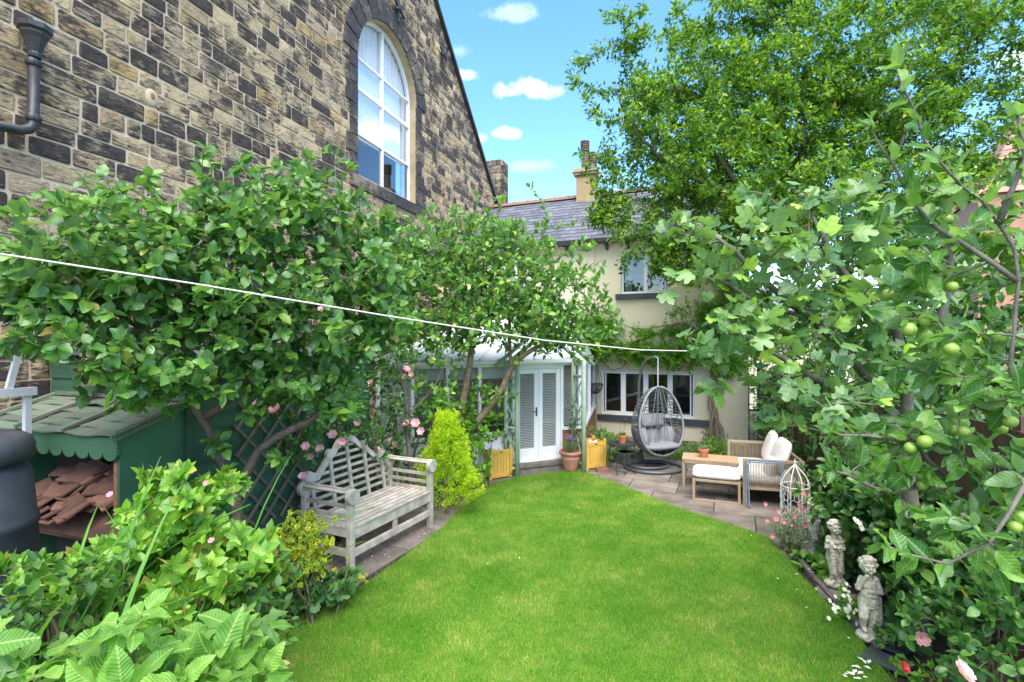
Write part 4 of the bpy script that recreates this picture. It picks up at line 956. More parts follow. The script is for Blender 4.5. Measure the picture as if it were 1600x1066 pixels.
def planter(px0, py0, wv, rz, label):
    g0 = G(px0, py0); t = thing('wooden_planter', label, 'planter', (g0.x, g0.y, 0), rz, 'yellow wooden planters either side of the arbour'); w, h = wv, .50; d = wv; z0 = .03
    for (x, y) in ((0, 0), (w, 0), (0, d), (w, d)): part('corner_post', MB().bb(x-.025, x+.025, y-.025, y+.025, z0-.03, h+.05), m_yellow, t, bevel=.005)
    for yy in (0, d):
        n = 6
        for k in range(n): a = .026+k*(w-.052)/n; part('plank', MB().bb(a, a+(w-.052)/n-.004, yy-.008, yy+.008, z0+.07, h-.07), m_yellow, t)
        part('rail', MB().bb(.025, w-.025, yy-.016, yy+.016, z0, z0+.07), m_yellow, t, bevel=.003); part('rail', MB().bb(.025, w-.025, yy-.016, yy+.016, h-.07, h), m_yellow, t, bevel=.003)
    for xx in (0, w):
        n = 6
        for k in range(n): a = .026+k*(d-.052)/n; part('plank', MB().bb(xx-.008, xx+.008, a, a+(d-.052)/n-.004, z0+.07, h-.07), m_yellow, t)
        part('rail', MB().bb(xx-.016, xx+.016, .025, d-.025, z0, z0+.07), m_yellow, t, bevel=.003); part('rail', MB().bb(xx-.016, xx+.016, .025, d-.025, h-.07, h), m_yellow, t, bevel=.003)
    part('compost', MB().bb(.02, w-.02, .02, d-.02, h-.09, h-.06), m_soil, t); part('maker_plate', MB().bb(w/2-.03, w/2+.03, -.02, -.016, h-.045, h-.028), m_black, t)
    for k in range(9): part('pebble', MB().ball((random.uniform(.05, w-.05), random.uniform(.05, d-.05), h-.03), (.035, .03, .025), 8, 6), m_white_pebble, t, smooth=True)
    return t
pl1 = planter(766, 751, .40, .5236, 'yellow stained wooden planter left of the green arbour, nearest the conifer')
pl2 = planter(917, 735, .38, .42, 'yellow stained wooden planter right of the green arbour beside the terracotta pot')
bk = G(936, 737); brick = part('brick', MB().bb(-.12, .12, -.05, .05, 0, .065), m_brick, None, bevel=.006); brick.location = (bk.x+.06, bk.y-.03, .004); brick.rotation_euler = (0, 0, .2); tag(brick, 'loose red brick lying under the right yellow planter', 'brick')
# arbour in sage green round timber
arb = thing('garden_arch', 'sage green pole arch with trellis sides in front of the conservatory doors', 'arch', G(860, 742))
ao = G(860, 742)
A = dict(fl=G(808, 746), fr=G(912, 739)); A['bl'] = Vector((-.14, 9.0, 0)); A['br'] = Vector((1.16, 9.58, 0))
A['bl'] = P(791, 700, 8.97); A['br'] = P(896, 700, 9.55)
for k in A: A[k] = Vector((A[k].x-ao.x, A[k].y-ao.y, 0))
zp = 2.02
for k in A: part('post', MB().tube([A[k], A[k]+Vector((0, 0, zp))], .042, 12), m_sage, arb, smooth=True)
for f, b in (('fl', 'bl'), ('fr', 'br')):
    for zz in (.15, .85, 1.72, 2.0): part('rung', MB().tube([A[f]+Vector((0, 0, zz)), A[b]+Vector((0, 0, zz))], .027, 8), m_sage, arb, smooth=True)
    for (z0, z1) in ((.15, .85), (.85, 1.3), (1.3, 1.72)):
        part('brace', MB().tube([A[f]+Vector((0, 0, z0)), A[b]+Vector((0, 0, z1))], .014, 6), m_sage, arb); part('brace', MB().tube([A[f]+Vector((0, 0, z1)), A[b]+Vector((0, 0, z0))], .014, 6), m_sage, arb)
for l, r in (('fl', 'fr'), ('bl', 'br')):
    c_ = (A[l]+A[r])/2+Vector((0, 0, 2.62)); dl = (A[l]-A[r]).normalized()
    part('rafter', MB().tube([A[l]+dl*.22+Vector((0, 0, 1.93)), c_], .036, 10), m_sage, arb, smooth=True); part('rafter', MB().tube([A[r]-dl*.20+Vector((0, 0, 1.93)), c_], .036, 10), m_sage, arb, smooth=True)
c1_, c2_ = (A['fl']+A['fr'])/2, (A['bl']+A['br'])/2
part('ridge_pole', MB().tube([c1_+Vector((0, -.1, 2.62)), c2_+Vector((0, .1, 2.62))], .03, 8), m_sage, arb, smooth=True)
# hanging basket on the house
hb = FH.w(FH.px(936), -.42); zb = 2.4-70/800*hb.y; bsk = thing('hanging_basket', 'black woven hanging basket on wires beside the lower window', 'basket', (hb.x, hb.y, zb))
mb = MB(); Rk = .19
for k in range(16):
    a = 2*math.pi*k/16; mb.tube([(Rk*math.cos(a+t*.5)*math.cos(t), Rk*math.sin(a+t*.5)*math.cos(t), -.24*math.sin(t)) for t in np.linspace(0, 1.5, 8)], .008, 4, False); mb.tube([(Rk*math.cos(a-t*.5)*math.cos(t), Rk*math.sin(a-t*.5)*math.cos(t), -.24*math.sin(t)) for t in np.linspace(0, 1.5, 8)], .008, 4, False)
mb.tube([(Rk*math.cos(a), Rk*math.sin(a), 0) for a in np.linspace(0, 6.283, 25)[:-1]], .012, 6, closed=True); part('woven_bowl', mb, m_black, bsk)
for k in range(4): a = k*math.pi/2+.4; part('hanger', MB().tube([(Rk*math.cos(a), Rk*math.sin(a), 0), (Rk*1.0*math.cos(a), Rk*1.0*math.sin(a), .15), (Rk*.6*math.cos(a), Rk*.6*math.sin(a), .36), (0, 0, .60)], .007, 5), m_black, bsk)
part('bracket', MB().tube([(0, 0, .60), (0, 0, .66), (.1, .42, .66)], .01, 6), m_black, bsk)
# washing line
pts = [(-260, 357, 1.75), (0, 397, 2.1), (300, 443, 2.7), (600, 493, 3.7), (850, 532, 5.2), (1000, 547, 7.0), (1170, 551, 10.8)]
wl = part('washing_line', MB().tube([P(*p) for p in pts], [.0042, .0045, .005, .006, .008, .009, .012], 6), m_line, None, smooth=True); tag(wl, 'long pale washing line stretched across the garden in front of the trees', 'cord')
# birdcage obelisk
bc = G(1242, 846); cage = thing('wire_birdcage', 'tall cream wire birdcage plant stand beside the folded frames', 'birdcage', (bc.x, bc.y, 0)); r = .155; zt = 2.4-(722-530)/800*bc.y; zc = zt-.26
for k in range(8):
    a = k*math.pi/4; c, s = math.cos(a), math.sin(a)
    part('wire', MB().tube([(r*c, r*s, 0), (r*c, r*s, zc)]+[(r*c*q, r*s*q, zc+w) for q, w in ((.95, .05), (.75, .11), (.4, .17), (.14, .21), (.0, .245))], .006, 6), m_whitep, cage)
    for zz in (zc-.12, zc-.34, zc-.56):
        sp_ = [(( r*math.cos(a+math.pi/8+ .05*q*math.cos(q)/r*.16)), r*math.sin(a+math.pi/8+.05*q*math.cos(q)/r*.16), zz+.012*q*math.sin(q)) for q in np.linspace(.6, 8, 22)]
        part('scroll', MB().tube(sp_, .0035, 4), m_whitep, cage)
for zz in (.05, zc-.68, zc-.02): part('hoop', MB().tube([(r*math.cos(a), r*math.sin(a), zz) for a in np.linspace(0, 6.283, 21)[:-1]], .006, 6, closed=True), m_whitep, cage)
part('finial', MB().ball((0, 0, zt), .016, 8, 6).tube([(0, 0, zt-.03), (0, 0, zt+.04)], .006, 6), m_whitep, cage)
# fence on the right
FF = Frame((5.5, 11.5), (-.25, -1.03))
fence = thing('timber_fence', 'dark brown vertical board fence behind the shrubs along the right side', 'fence', FF.o, FF.rz)
k = 0; x = 0
while x < 10.4:
    part('fence_board', MB().bb(x+.003, x+.122, 0, .018, .02, 1.75+random.uniform(-.01, .01)), m_fence, fence); x += .125
for zz in (.4, 1.4): part('fence_rail', MB().bb(0, 10.4, .02, .06, zz-.04, zz+.04), m_fence, fence)
for k in range(6): part('fence_post', MB().bb(k*2.0, k*2.0+.09, .02, .11, 0, 1.85), m_fence, fence)
# black metal screen beside the house corner
ms = P(1186, 640, 11.0); scr = thing('metal_trellis', 'narrow black metal screen of squares beside the right corner of the cream house', 'trellis', (ms.x, ms.y, 0), -.3)
mb = MB(); mb.tube([(-.2, 0, 0), (-.2, 0, 1.6)], .014, 6).tube([(.2, 0, 0), (.2, 0, 1.6)], .014, 6); part('frame', mb, m_black, scr)
for k in range(5):
    z = .25+k*.32; s = .10
    part('square', MB().tube([(-s, 0, z), (s, 0, z), (s, 0, z+.2), (-s, 0, z+.2)], .012, 5, closed=True).tube([(-.2, 0, z+.1), (-s, 0, z+.1)], .01, 5).tube([(s, 0, z+.1), (.2, 0, z+.1)], .01, 5), m_black, scr)

# ------------------------------------------------------------------ CHERUB STATUES
def cherub(px, py, hgt, label, rz, pose):
    g0 = G(px, py); v = MB(); E = lambda c, r, R=None: v.ball(c, r, 14, 10, R)
    def limb(a, b, r0, r1, n=7):
        a, b = Vector(a), Vector(b)
        for i in range(n): t = i/(n-1); q = a.lerp(b, t); rr = r0*(1-t)+r1*t; v.ball(q, rr, 10, 7)
    # 1 unit tall: rock base, legs, drape, belly, chest, head with curls
    v.ball((0, 0, .03), (.14, .12, .06), 12, 8); v.ball((.07, .03, .06), (.10, .09, .07), 10, 8); v.ball((-.06, -.02, .05), (.08, .09, .055), 10, 8)
    v.ball((.09, .06, .16), (.055, .055, .14), 10, 8)                      # stump behind the leg
    if pose == 0:
        limb((.045, 0, .44), (.05, -.01, .27), .072, .055); limb((.05, -.01, .27), (.035, .02, .12), .05, .034); E((.03, -.03, .09), (.03, .06, .025))
        limb((-.04, 0, .44), (-.075, -.075, .30), .072, .055); limb((-.075, -.075, .30), (-.06, -.02, .16), .05, .034); E((-.06, -.05, .13), (.03, .055, .025))
    else:
        limb((.04, 0, .44), (.05, -.03, .27), .07, .053); limb((.05, -.03, .27), (.045, .0, .12), .048, .034); E((.045, -.04, .09), (.03, .06, .025))
        limb((-.04, 0, .44), (-.04, -.05, .28), .07, .053); limb((-.04, -.05, .28), (-.035, -.02, .12), .048, .034); E((-.035, -.05, .09), (.03, .055, .025))
    for k in range(5): E((0, 0, .40+.022*k), (.115-.004*k, .10, .018), Matrix.Rotation(.25*math.sin(k*1.7), 3, 'Y')@Matrix.Rotation(.1*math.cos(k*2), 3, 'X'))
    limb((.11, .02, .46), (.12, .05, .18), .035, .045, 9)
    E((0, -.01, .47), (.10, .095, .075)); E((0, -.025, .54), (.092, .085, .075)); E((0, 0, .63), (.095, .075, .075)); E((-.07, 0, .69), .04); E((.07, 0, .69), .04); limb((0, 0, .70), (0, -.005, .77), .045, .04, 4)
    if pose == 1:
        limb((-.08, 0, .68), (-.115, -.04, .57), .036, .03); limb((-.115, -.04, .57), (-.02, -.11, .60), .03, .022); limb((.08, 0, .68), (.12, -.03, .56), .036, .03); limb((.12, -.03, .56), (.02, -.11, .56), .03, .022)
        for k in range(5): E((-.05+.025*k, -.13, .60), (.009, .02, .012)); 
        limb((-.06, -.08, .62), (-.03, -.07, .22), .035, .05, 10); limb((.05, -.08, .60), (.06, -.06, .25), .035, .035, 9); v.ball((0, -.03, .66), (.13, .07, .035), 14, 8)
    else:
        limb((-.08, 0, .68), (-.125, -.05, .60), .036, .03); limb((-.125, -.05, .60), (-.075, -.10, .74), .03, .022); limb((.08, 0, .68), (.11, -.05, .57), .036, .03); limb((.11, -.05, .57), (-.03, -.12, .60), .03, .022)
        for k in range(4): E((-.075+.012*k, -.115, .77), (.007, .009, .022))
    hx = -.015 if pose == 0 else .0; hd = Vector((hx, -.02, .86)); E(hd, (.082, .085, .092)); E(hd+Vector((0, -.055, -.035)), (.055, .04, .04))
    E(hd+Vector((0, -.098, -.012)), (.013, .02, .017)); E(hd+Vector((.034, -.075, -.03)), .022); E(hd+Vector((-.034, -.075, -.03)), .022); E(hd+Vector((0, -.085, -.06)), (.02, .012, .012))
    E(hd+Vector((0, -.076, .025)), (.05, .016, .012)); E(hd+Vector((.082, 0, -.01)), (.012, .02, .024)); E(hd+Vector((-.082, 0, -.01)), (.012, .02, .024))
    rr = random.Random(int(px))
    for k in range(70):
        a = rr.uniform(0, 6.283); e = rr.uniform(-.1, 1.5); d = Vector((math.cos(a)*math.cos(e), math.sin(a)*math.cos(e), math.sin(e)))
        if d.y < -.45 and d.z < .5: continue
        E(hd+Vector((d.x*.085, d.y*.088, d.z*.093+.004)), rr.uniform(.016, .026))
    me = mesh_of('tmp', v); t = bpy.data.objects.new('tmp', me); COL.objects.link(t)
    md = t.modifiers.new('r', 'REMESH'); md.mode = 'VOXEL'; md.voxel_size = .0082; md.use_smooth_shade = True
    sm = t.modifiers.new('s', 'SMOOTH'); sm.iterations = 1; sm.factor = .5
    dg = bpy.context.evaluated_depsgraph_get(); me2 = bpy.data.meshes.new_from_object(t.evaluated_get(dg)); bpy.data.objects.remove(t)
    n = len(me2.vertices); co = np.empty(n*3, np.float32); me2.vertices.foreach_get('co', co); co = co.reshape(-1, 3); no = np.empty(n*3, np.float32); me2.vertices.foreach_get('normal', no); no = no.reshape(-1, 3)
    dsp = np.array([mnoise.noise(Vector((float(p[0]*38), float(p[1]*38), float(p[2]*38)))) for p in co])*.0035; co = (co+no*dsp[:, None])*hgt
    me2.vertices.foreach_set('co', co.ravel()); me2.update()
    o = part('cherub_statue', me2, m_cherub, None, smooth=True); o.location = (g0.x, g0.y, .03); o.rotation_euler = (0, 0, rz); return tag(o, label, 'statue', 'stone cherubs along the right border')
cherub(1357, 1004, .68, 'weathered stone cherub with hand to its cheek, nearest the camera in the border', -.25, 0)
cherub(1303, 920, .66, 'stone cherub hugging a long drape, middle one of the three in the border', -.15, 1)
cherub(1272, 872, .66, 'small stone cherub half hidden by leaves, farthest of the three by the birdcage', .3, 0)
for (c, w, d, rz, m, lb) in ((G(1310, 935), .42, .24, -.5, m_slab, 'flat reddish stone slab under the middle cherub'), (G(1362, 1000), .52, .22, -.95, m_slabd, 'dark slate slab under the nearest cherub'), (G(1385, 1040), .30, .2, -.85, m_slabd, 'dark slate offcut in front of the nearest cherub at the lawn edge')):
    o = part('stone_slab', MB().prism([(-w/2, -d/2), (w/2*.9, -d/2), (w/2, d/2*.8), (-w/2*.8, d/2)], 0, .018, 'z'), m, None, bevel=.004); o.location = (c.x, c.y, .012 if m is m_slab else (.016 if d == .22 else .030)); o.rotation_euler = (0, 0, rz); tag(o, lb, 'slab')
# ------------------------------------------------------------------ FOLIAGE TOOLS
def strip_leaf(st, wfun, fold=.25, curl=.25, tipdrop=.0, cols=1, serr=0, petiole=.0, ripple=0):
    """leaf from base (0,0,0) to tip (0,1,0); returns verts, faces, uvs"""
    V = []; U = []; F = []
    n = len(st)
    def z(x, v): return abs(x)*fold-curl*v*v+ripple*math.sin(v*11)*abs(x)
    V.append((0, 0, 0)); U.append((.5, 0))
    rows_ = []
    for i, v in enumerate(st):
        w = wfun(v)*(1+serr*(1 if i % 2 else -1)); row = []
        for c in range(-cols, cols+1):
            x = w*c/cols; y = v-(serr*.35*abs(c)/cols if serr else 0); V.append((x, y, z(x, v))); U.append((.5+x, v)); row.append(len(V)-1)
        rows_.append(row)
    V.append((0, 1, z(0, 1)-tipdrop)); U.append((.5, 1)); t = len(V)-1
    for a, b in zip(rows_[0], rows_[0][1:]): F.append((0, b, a))
    for r0, r1 in zip(rows_, rows_[1:]):
        for k in range(len(r0)-1): F.append((r0[k], r0[k+1], r1[k+1], r1[k]))
    for a, b in zip(rows_[-1], rows_[-1][1:]): F.append((a, b, t))
    if petiole:
        b = len(V); w = .008; V += [(-w, -petiole, .0), (w, -petiole, .0), (w, .02, 0), (-w, .02, 0)]; U += [(.5, 0)]*4; F.append((b, b+1, b+2, b+3))
    return np.array(V), F, np.array(U)
def merge_tpl(parts_):
    V = []; F = []; U = []; b = 0
    for (v, f, u), M, t in parts_:
        V.append(v@np.array(M).T+np.array(t)); U.append(u); F += [tuple(i+b for i in q) for q in f]; b += len(v)
    return np.vstack(V), F, np.vstack(U)
ov = lambda w: (lambda v: w*math.sin(math.pi*min(1, v**.85))**.8)
def lowleaf(w, fold=.3, curl=.2): return strip_leaf([.45], lambda v: w, fold, curl)
T_low = [lowleaf(.24), lowleaf(.28, .1, .35), lowleaf(.22, .4, .1)]
T_mid = [strip_leaf([.22, .5, .78], ov(.27), .25, .2, petiole=.2), strip_leaf([.22, .5, .78], ov(.30), .1, .38, petiole=.2), strip_leaf([.22, .5, .78], ov(.24), .45, .05, ripple=.2)]
s7 = [.08, .2, .35, .5, .65, .8, .92]
T_plum = [strip_leaf(s7, ov(.35), .16, .25, cols=2, petiole=.2, ripple=.12), strip_leaf(s7, ov(.38), .08, .42, cols=2, petiole=.2, ripple=.2), strip_leaf(s7, ov(.33), .3, .1, cols=2, petiole=.2)]
T_apple = [strip_leaf(s7, ov(.27), .35, .3, cols=2, petiole=.25, ripple=.25), strip_leaf(s7, ov(.30), .15, .5, cols=2, petiole=.25, ripple=.35), strip_leaf(s7, ov(.22), .6, .1, cols=2, petiole=.25, ripple=.2)]
def figleaf(fold, curl, seed):
    rr = random.Random(seed); lob = [(-2.3, .42), (-1.75, .60), (-1.2, .60), (-.98, .80), (-.68, .86), (-.44, .56), (-.27, .84), (0, .98), (.27, .84), (.44, .56), (.68, .86), (.98, .80), (1.2, .60), (1.75, .60), (2.3, .42)]
    if seed % 2: lob = [(-2.2, .40), (-1.6, .52), (-1.1, .62), (-.85, .78), (-.55, .52), (-.3, .78), (0, .92), (.3, .78), (.55, .52), (.85, .78), (1.1, .62), (1.6, .52), (2.2, .40)]
    V = [(0, .12, 0)]; U = [(.5, .1)]; F = []
    def z(x, y): return abs(x)*fold-curl*(x*x+y*y*.8)
    n = len(lob)
    for k in (.5, 1):
        for a, r in lob: r = r*(k if k == 1 else .55)*rr.uniform(.94, 1.05)*.72; x, y = r*math.sin(a), .25+r*math.cos(a); V.append((x, y, z(x, y)+rr.uniform(-.01, .01))); U.append((.5+x*.5, y))
    for i in range(n-1): F.append((0, 1+i+1, 1+i)); F.append((1+i, 2+i, 2+i+n, 1+i+n))
    b = len(V); w = .012; V += [(-w, -.35, .02), (w, -.35, .02), (w, .13, .004), (-w, .13, .004)]; U += [(.5, 0)]*4; F.append((b, b+1, b+2, b+3))
    return np.array(V), F, np.array(U)
T_fig = [figleaf(.12, .35, 2), figleaf(.3, .15, 3), figleaf(.02, .5, 4)]
def R3(a, b=0, c=0): return np.array(Matrix.Rotation(a, 3, 'Z')@Matrix.Rotation(b, 3, 'X')@Matrix.Rotation(c, 3, 'Y'))
sR = list(np.linspace(.06, .94, 17))
def rasp(seed):
    L1 = strip_leaf(sR, ov(.30), .3, .35, cols=2, serr=.045, ripple=.2)
    return merge_tpl([(L1, R3(0)*.62, (0, .38, -.02)), (L1, R3(1.15, -.1)*.50, (-.02, .26, 0)), (L1, R3(-1.15, -.1)*.50, (.02, .26, 0)), (strip_leaf([.5], lambda v: .012, 0, 0), R3(0)*.42, (0, 0, 0))])
T_rasp = [rasp(1), rasp(2)]
def pinnate(n=4, w=.13):
    q = lowleaf(.30, .15, .25); ps = [(q, R3(0)*.32, (0, .74, 0))]
    for k in range(n):
        y = .12+.62*k/(n-1)
        for s in (-1, 1): ps.append((q, R3(s*-1.05, -.15)*(.34-.03*k), (0, y, 0)))
    return merge_tpl(ps)
T_pin = [pinnate(), pinnate(3)]
def rosette(n, w=.3):
    q = strip_leaf([.3, .65], ov(w), .25, .2); return merge_tpl([(q, R3(2*math.pi*k/n, .35)*(.8 if k % 2 else 1.0), (0, 0, 0)) for k in range(n)])
T_ros = [rosette(5), rosette(6)]
def mallow(seed=0):
    V = [(0, .45, 0)]; F = []; U = [(.5, .5)]; n = 22
    for i in range(n): a = -2.85+5.7*i/(n-1); r = .48*(1+.08*math.cos(a*8)); V.append((r*math.sin(a), .45+r*math.cos(a), .10*math.cos(a*8)+.06)); U.append((.5+r*math.sin(a)*.6, .45+r*math.cos(a)*.5))
    for i in range(n-1): F.append((0, i+2, i+1))
    return np.array(V), F, np.array(U)
T_mal = [mallow()]
def norm(a): return a/np.maximum(np.linalg.norm(a, axis=-1, keepdims=True), 1e-9)
def frames(d, n):
    d = norm(d); n = norm(n-d*np.sum(n*d, 1, keepdims=True)); x = np.cross(d, n); return np.stack([x, d, n], 2)
class Leaves:
    def __init__(s): s.p = []; s.d = []; s.n = []; s.s = []
    def add(s, p, d, n, sc): s.p.append(p); s.d.append(d); s.n.append(n); s.s.append(sc)
    def arr(s): return np.vstack(s.p), np.vstack(s.d), np.vstack(s.n), np.concatenate(s.s)
def bake(name, tpl, p, R, sc, var):
    Vs = []; Ls = []; Ns = []; Us = []; b = 0
    for k, (V, F, U) in enumerate(tpl):
        m = np.where(var == k)[0]
        if not len(m): continue
        W_ = np.einsum('nij,vj->nvi', R[m]*sc[m][:, None, None], V)+p[m][:, None, :]; nv = len(V)
        fl = np.concatenate([np.array(f) for f in F]); fn = np.array([len(f) for f in F])
        Ls.append((fl[None]+np.arange(len(m))[:, None]*nv+b).ravel()); Ns.append(np.tile(fn, len(m))); Us.append(np.tile(U[fl], (len(m), 1))); Vs.append(W_.reshape(-1, 3)); b += nv*len(m)
    return fast_mesh(name, np.vstack(Vs), np.concatenate(Ns), np.concatenate(Ls), np.vstack(Us))
def tpl_mesh(name, t):
    V, F, U = t; fl = np.concatenate([np.array(f) for f in F]); me = fast_mesh(name, np.array(V, float), np.array([len(f) for f in F]), fl, U[fl]); me.polygons.foreach_set('use_smooth', [True]*len(F)); return me
def scatter(root, lv, tpl, mt, parts_n=0, pname='leaf', sname='foliage', minpx=9):
    p, d, n, sc = lv.arr(); o = np.array(root.location); R = frames(d, n); var = RNG.integers(0, len(tpl), len(p))
    keep = p[:, 2] > .02
    X, Y = p[:, 0], np.maximum(p[:, 1], .05); px = 800+FP*X/Y; py = HY-(p[:, 2]-HC)/Y*FP; size = sc/Y*FP
    # nothing grows inside the viewer's head
    keep &= np.linalg.norm(p-np.array([0, 0, HC]), axis=1) > .75
    vis = (px > -10) & (px < 1610) & (py > -10) & (py < 1076) & (p[:, 1] > .2) & (size > minpx) & keep
    idx = np.where(vis)[0]; idx = idx[np.argsort(-size[idx])][:parts_n] if parts_n else idx[:0]
    if len(idx):
        ms = [tpl_mesh(pname, t) for t in tpl]
        for m in ms: m.materials.append(mt)
        for i in idx:
            ob = bpy.data.objects.new(pname, ms[var[i]]); COL.objects.link(ob); ob.parent = root
            M = Matrix([[*(R[i][r]*sc[i]), p[i][r]-o[r]] for r in range(3)]+[[0, 0, 0, 1]]); ob.matrix_local = M
    m = keep.copy(); m[idx] = False
    if m.any():
        me = bake(sname, tpl, p[m]-o, R[m], sc[m], var[m]); me.materials.append(mt)
        me.polygons.foreach_set('use_smooth', [True]*len(me.polygons))
        ob = bpy.data.objects.new(sname, me); COL.objects.link(ob); ob.parent = root; ob['kind'] = 'stuff'
def E_(px, py, Y, rx, ry, rd): c = P(px, py, Y); k = Y/FP; return (np.array(c), np.array([rx*k, rd, ry*k]))
def targets(ells, n, clump=8, spread=.22):
    """clustered random points in a union of ellipsoids (centre, radii)"""
    vol = np.array([np.prod(e[1])**.75 for e in ells]); vol /= vol.sum(); out = []
    for e, w in zip(ells, vol):
        m = max(1, int(n*w/clump)); u = norm(RNG.normal(size=(m, 3)))*(RNG.random((m, 1))**.45); c = e[0]+u*e[1]
        q = c[:, None, :]+RNG.normal(size=(m, clump, 3))*spread*e[1]; out.append(q.reshape(-1, 3))
    return np.vstack(out)
def resample(pts, step):
    pts = [np.array(p, float) for p in pts]; out = [pts[0]]
    # Catmull-Rom for soft limbs
    q = [pts[0]]+pts+[pts[-1]]
    for i in range(len(pts)-1):
        a, b, c, d = q[i], q[i+1], q[i+2], q[i+3]; m = max(1, int(np.linalg.norm(c-b)/step))
        for k in range(1, m+1): t = k/m; out.append(.5*((2*b)+(c-a)*t+(2*a-5*b+4*c-d)*t*t+(3*b-a-3*c+d)*t**3))
    return np.array(out)
def grow(limbs, tg, r_tip=.0025, step=.12, wob=.12, rise=.1, maxr=.6, rk=.012):
    chains = []; NP = []; NR = []
    for pts, r0, r1 in limbs:
        q = resample(pts, step); q[1:-1] += RNG.normal(size=q[1:-1].shape)*step*.06; r = np.linspace(r0, r1, len(q)); chains.append((q, r)); NP += list(q); NR += list(r)
    cap = len(NP)+len(tg)*24; P_ = np.empty((cap, 3)); Rr = np.empty(cap); n = len(NP); P_[:n] = NP; Rr[:n] = NR
    L0 = np.array([np.min(np.linalg.norm(P_[:n]-t, axis=1)) for t in tg]); tw = []
    for t in tg[np.argsort(L0)]:
        dd = np.linalg.norm(P_[:n]-t, axis=1); dd = dd+np.maximum(0, P_[:n, 2]-t[2])*.5; i = int(np.argmin(dd)); L = float(np.linalg.norm(P_[i]-t))
        if L < .04: continue
        m = max(2, min(20, int(L/step))); a = P_[i]; mid = (a+t)/2+np.array([0, 0, rise*L])+RNG.normal(size=3)*wob*L
        s = np.linspace(0, 1, m+1)[:, None]; q = (1-s)**2*a+2*s*(1-s)*mid+s*s*t
        rb = min(Rr[i]*maxr, r_tip+rk*L); r = np.linspace(max(rb, r_tip), r_tip, m+1); chains.append((q, r)); tw.append(q)
        k = len(q)-1; P_[n:n+k] = q[1:]; Rr[n:n+k] = r[1:]; n += k
    return chains, tw, len(limbs)
def wood(root, chains, nl, mt, mt2=None, sides=8, twigs=5, name='trunk'):
    o = Vector(root.location)
    for i, (q, r) in enumerate(chains[:nl]):
        part('trunk' if i == 0 else 'limb', MB().tube([Vector(p)-o for p in q], list(r), sides+2), mt, root, smooth=True)
    Vs = []; Fs = []; b = 0; n = twigs if twigs < 5 else 4; mb = MB()
    for q, r in chains[nl:]: mb.tube([Vector(p)-o for p in q], list(r), n if r[0] < .012 else 6, False)
    if mb.v:
        me = bpy.data.meshes.new('branches'); me.from_pydata(mb.v, [], mb.f); me.polygons.foreach_set('use_smooth', [True]*len(me.polygons)); part('branches', me, mt2 or mt, root, kind='stuff')
def leafy(lv, tw, spacing, size, frac=.75, out=.9, up=.35, fwd=.5, droop=.0, tip=3, jit=.35, flat=.75, svar=.3, off=.0):
    for q in tw:
        seg = np.linalg.norm(np.diff(q, axis=0), axis=1); L = seg.sum(); s0 = max(L*(1-frac), L-1.2)
        m = max(1, int((L-s0)/spacing)); ss = s0+(L-s0)*(np.arange(m)+RNG.random(m)*.8)/m; ss = np.concatenate([ss, np.full(tip, L)]); cum = np.concatenate([[0], np.cumsum(seg)])
        idx = np.clip(np.searchsorted(cum, ss)-1, 0, len(seg)-1); f = np.clip((ss-cum[idx])/np.maximum(seg[idx], 1e-6), 0, 1)[:, None]
        p = q[idx]*(1-f)+q[idx+1]*f; t = norm(q[idx+1]-q[idx]); k = len(p); a = np.arange(k)*2.4+RNG.random()*6.28
        u = norm(np.cross(t, np.array([.3, .2, 1.0]))); w = np.cross(t, u); side = u*np.cos(a)[:, None]+w*np.sin(a)[:, None]
        d = norm(side*out+t*fwd+np.array([0, 0, up-droop])+RNG.normal(size=(k, 3))*jit)
        n = norm(np.array([0, 0, 1.0])*flat+RNG.normal(size=(k, 3))*.45+side*.1-np.array([0, .22, 0]))
        if off: p = p+RNG.normal(size=(k, 3))*off
        lv.add(p, d, n, size*(1-svar+2*svar*RNG.random(k)))
def fruit(root, tw, n, r, mt, name='apple', vis=True, hang=.03, region=None):
    o = Vector(root.location); me = None; cnt = 0; order = list(RNG.permutation(len(tw)))
    proto = mesh_of(name, MB().lathe((0, 0, 0), [(0.001, -r*.9), (r*.55, -r*.85), (r*.93, -r*.35), (r, .1*r), (r*.8, r*.65), (r*.4, r*.88), (.001, r*.76)], 14, False)); proto.materials.append(mt); proto.polygons.foreach_set('use_smooth', [True]*len(proto.polygons))
    for i in order:
        q = tw[i]; p = Vector(q[int(len(q)*.7)])-Vector((0, .02, hang+r*.5)); px = 800+FP*p.x/max(p.y, .1); py = HY-(p.z-HC)/max(p.y, .1)*FP
        if region and not (region[0] < px < region[2] and region[1] < py < region[3]): continue
        ob = bpy.data.objects.new(name, proto); COL.objects.link(ob); ob.parent = root; ob.location = p-o; ob.rotation_euler = (random.uniform(-.5, .5), random.uniform(-.5, .5), random.uniform(0, 6)); s = random.uniform(.8, 1.15); ob.scale = (s, s, s); cnt += 1
        if cnt >= n: break
def flower_mesh(name, r, petals=5, layers=1, cup=.3):
    mb = MB()
    for l in range(layers):
        for k in range(petals):
            a = 2*math.pi*k/petals+l*.5; rr = r*(1-.22*l); c = cup+.28*l; ca, sa = math.cos(a), math.sin(a); w = rr*.62*math.pi/petals*2.2
            def pt(d, s, z): return (ca*d-sa*s, sa*d+ca*s, z)
            mb.add([pt(rr*.08, 0, 0), pt(rr*.55, -w*.6, rr*c*.6), pt(rr*.95, -w*.35, rr*c), pt(rr*1.0, w*.35, rr*c), pt(rr*.55, w*.6, rr*c*.6), pt(rr*.6, 0, rr*c*.35)], [(0, 1, 5), (1, 2, 5), (2, 3, 5), (3, 4, 5), (4, 0, 5)])
    return mesh_of(name, mb, False)
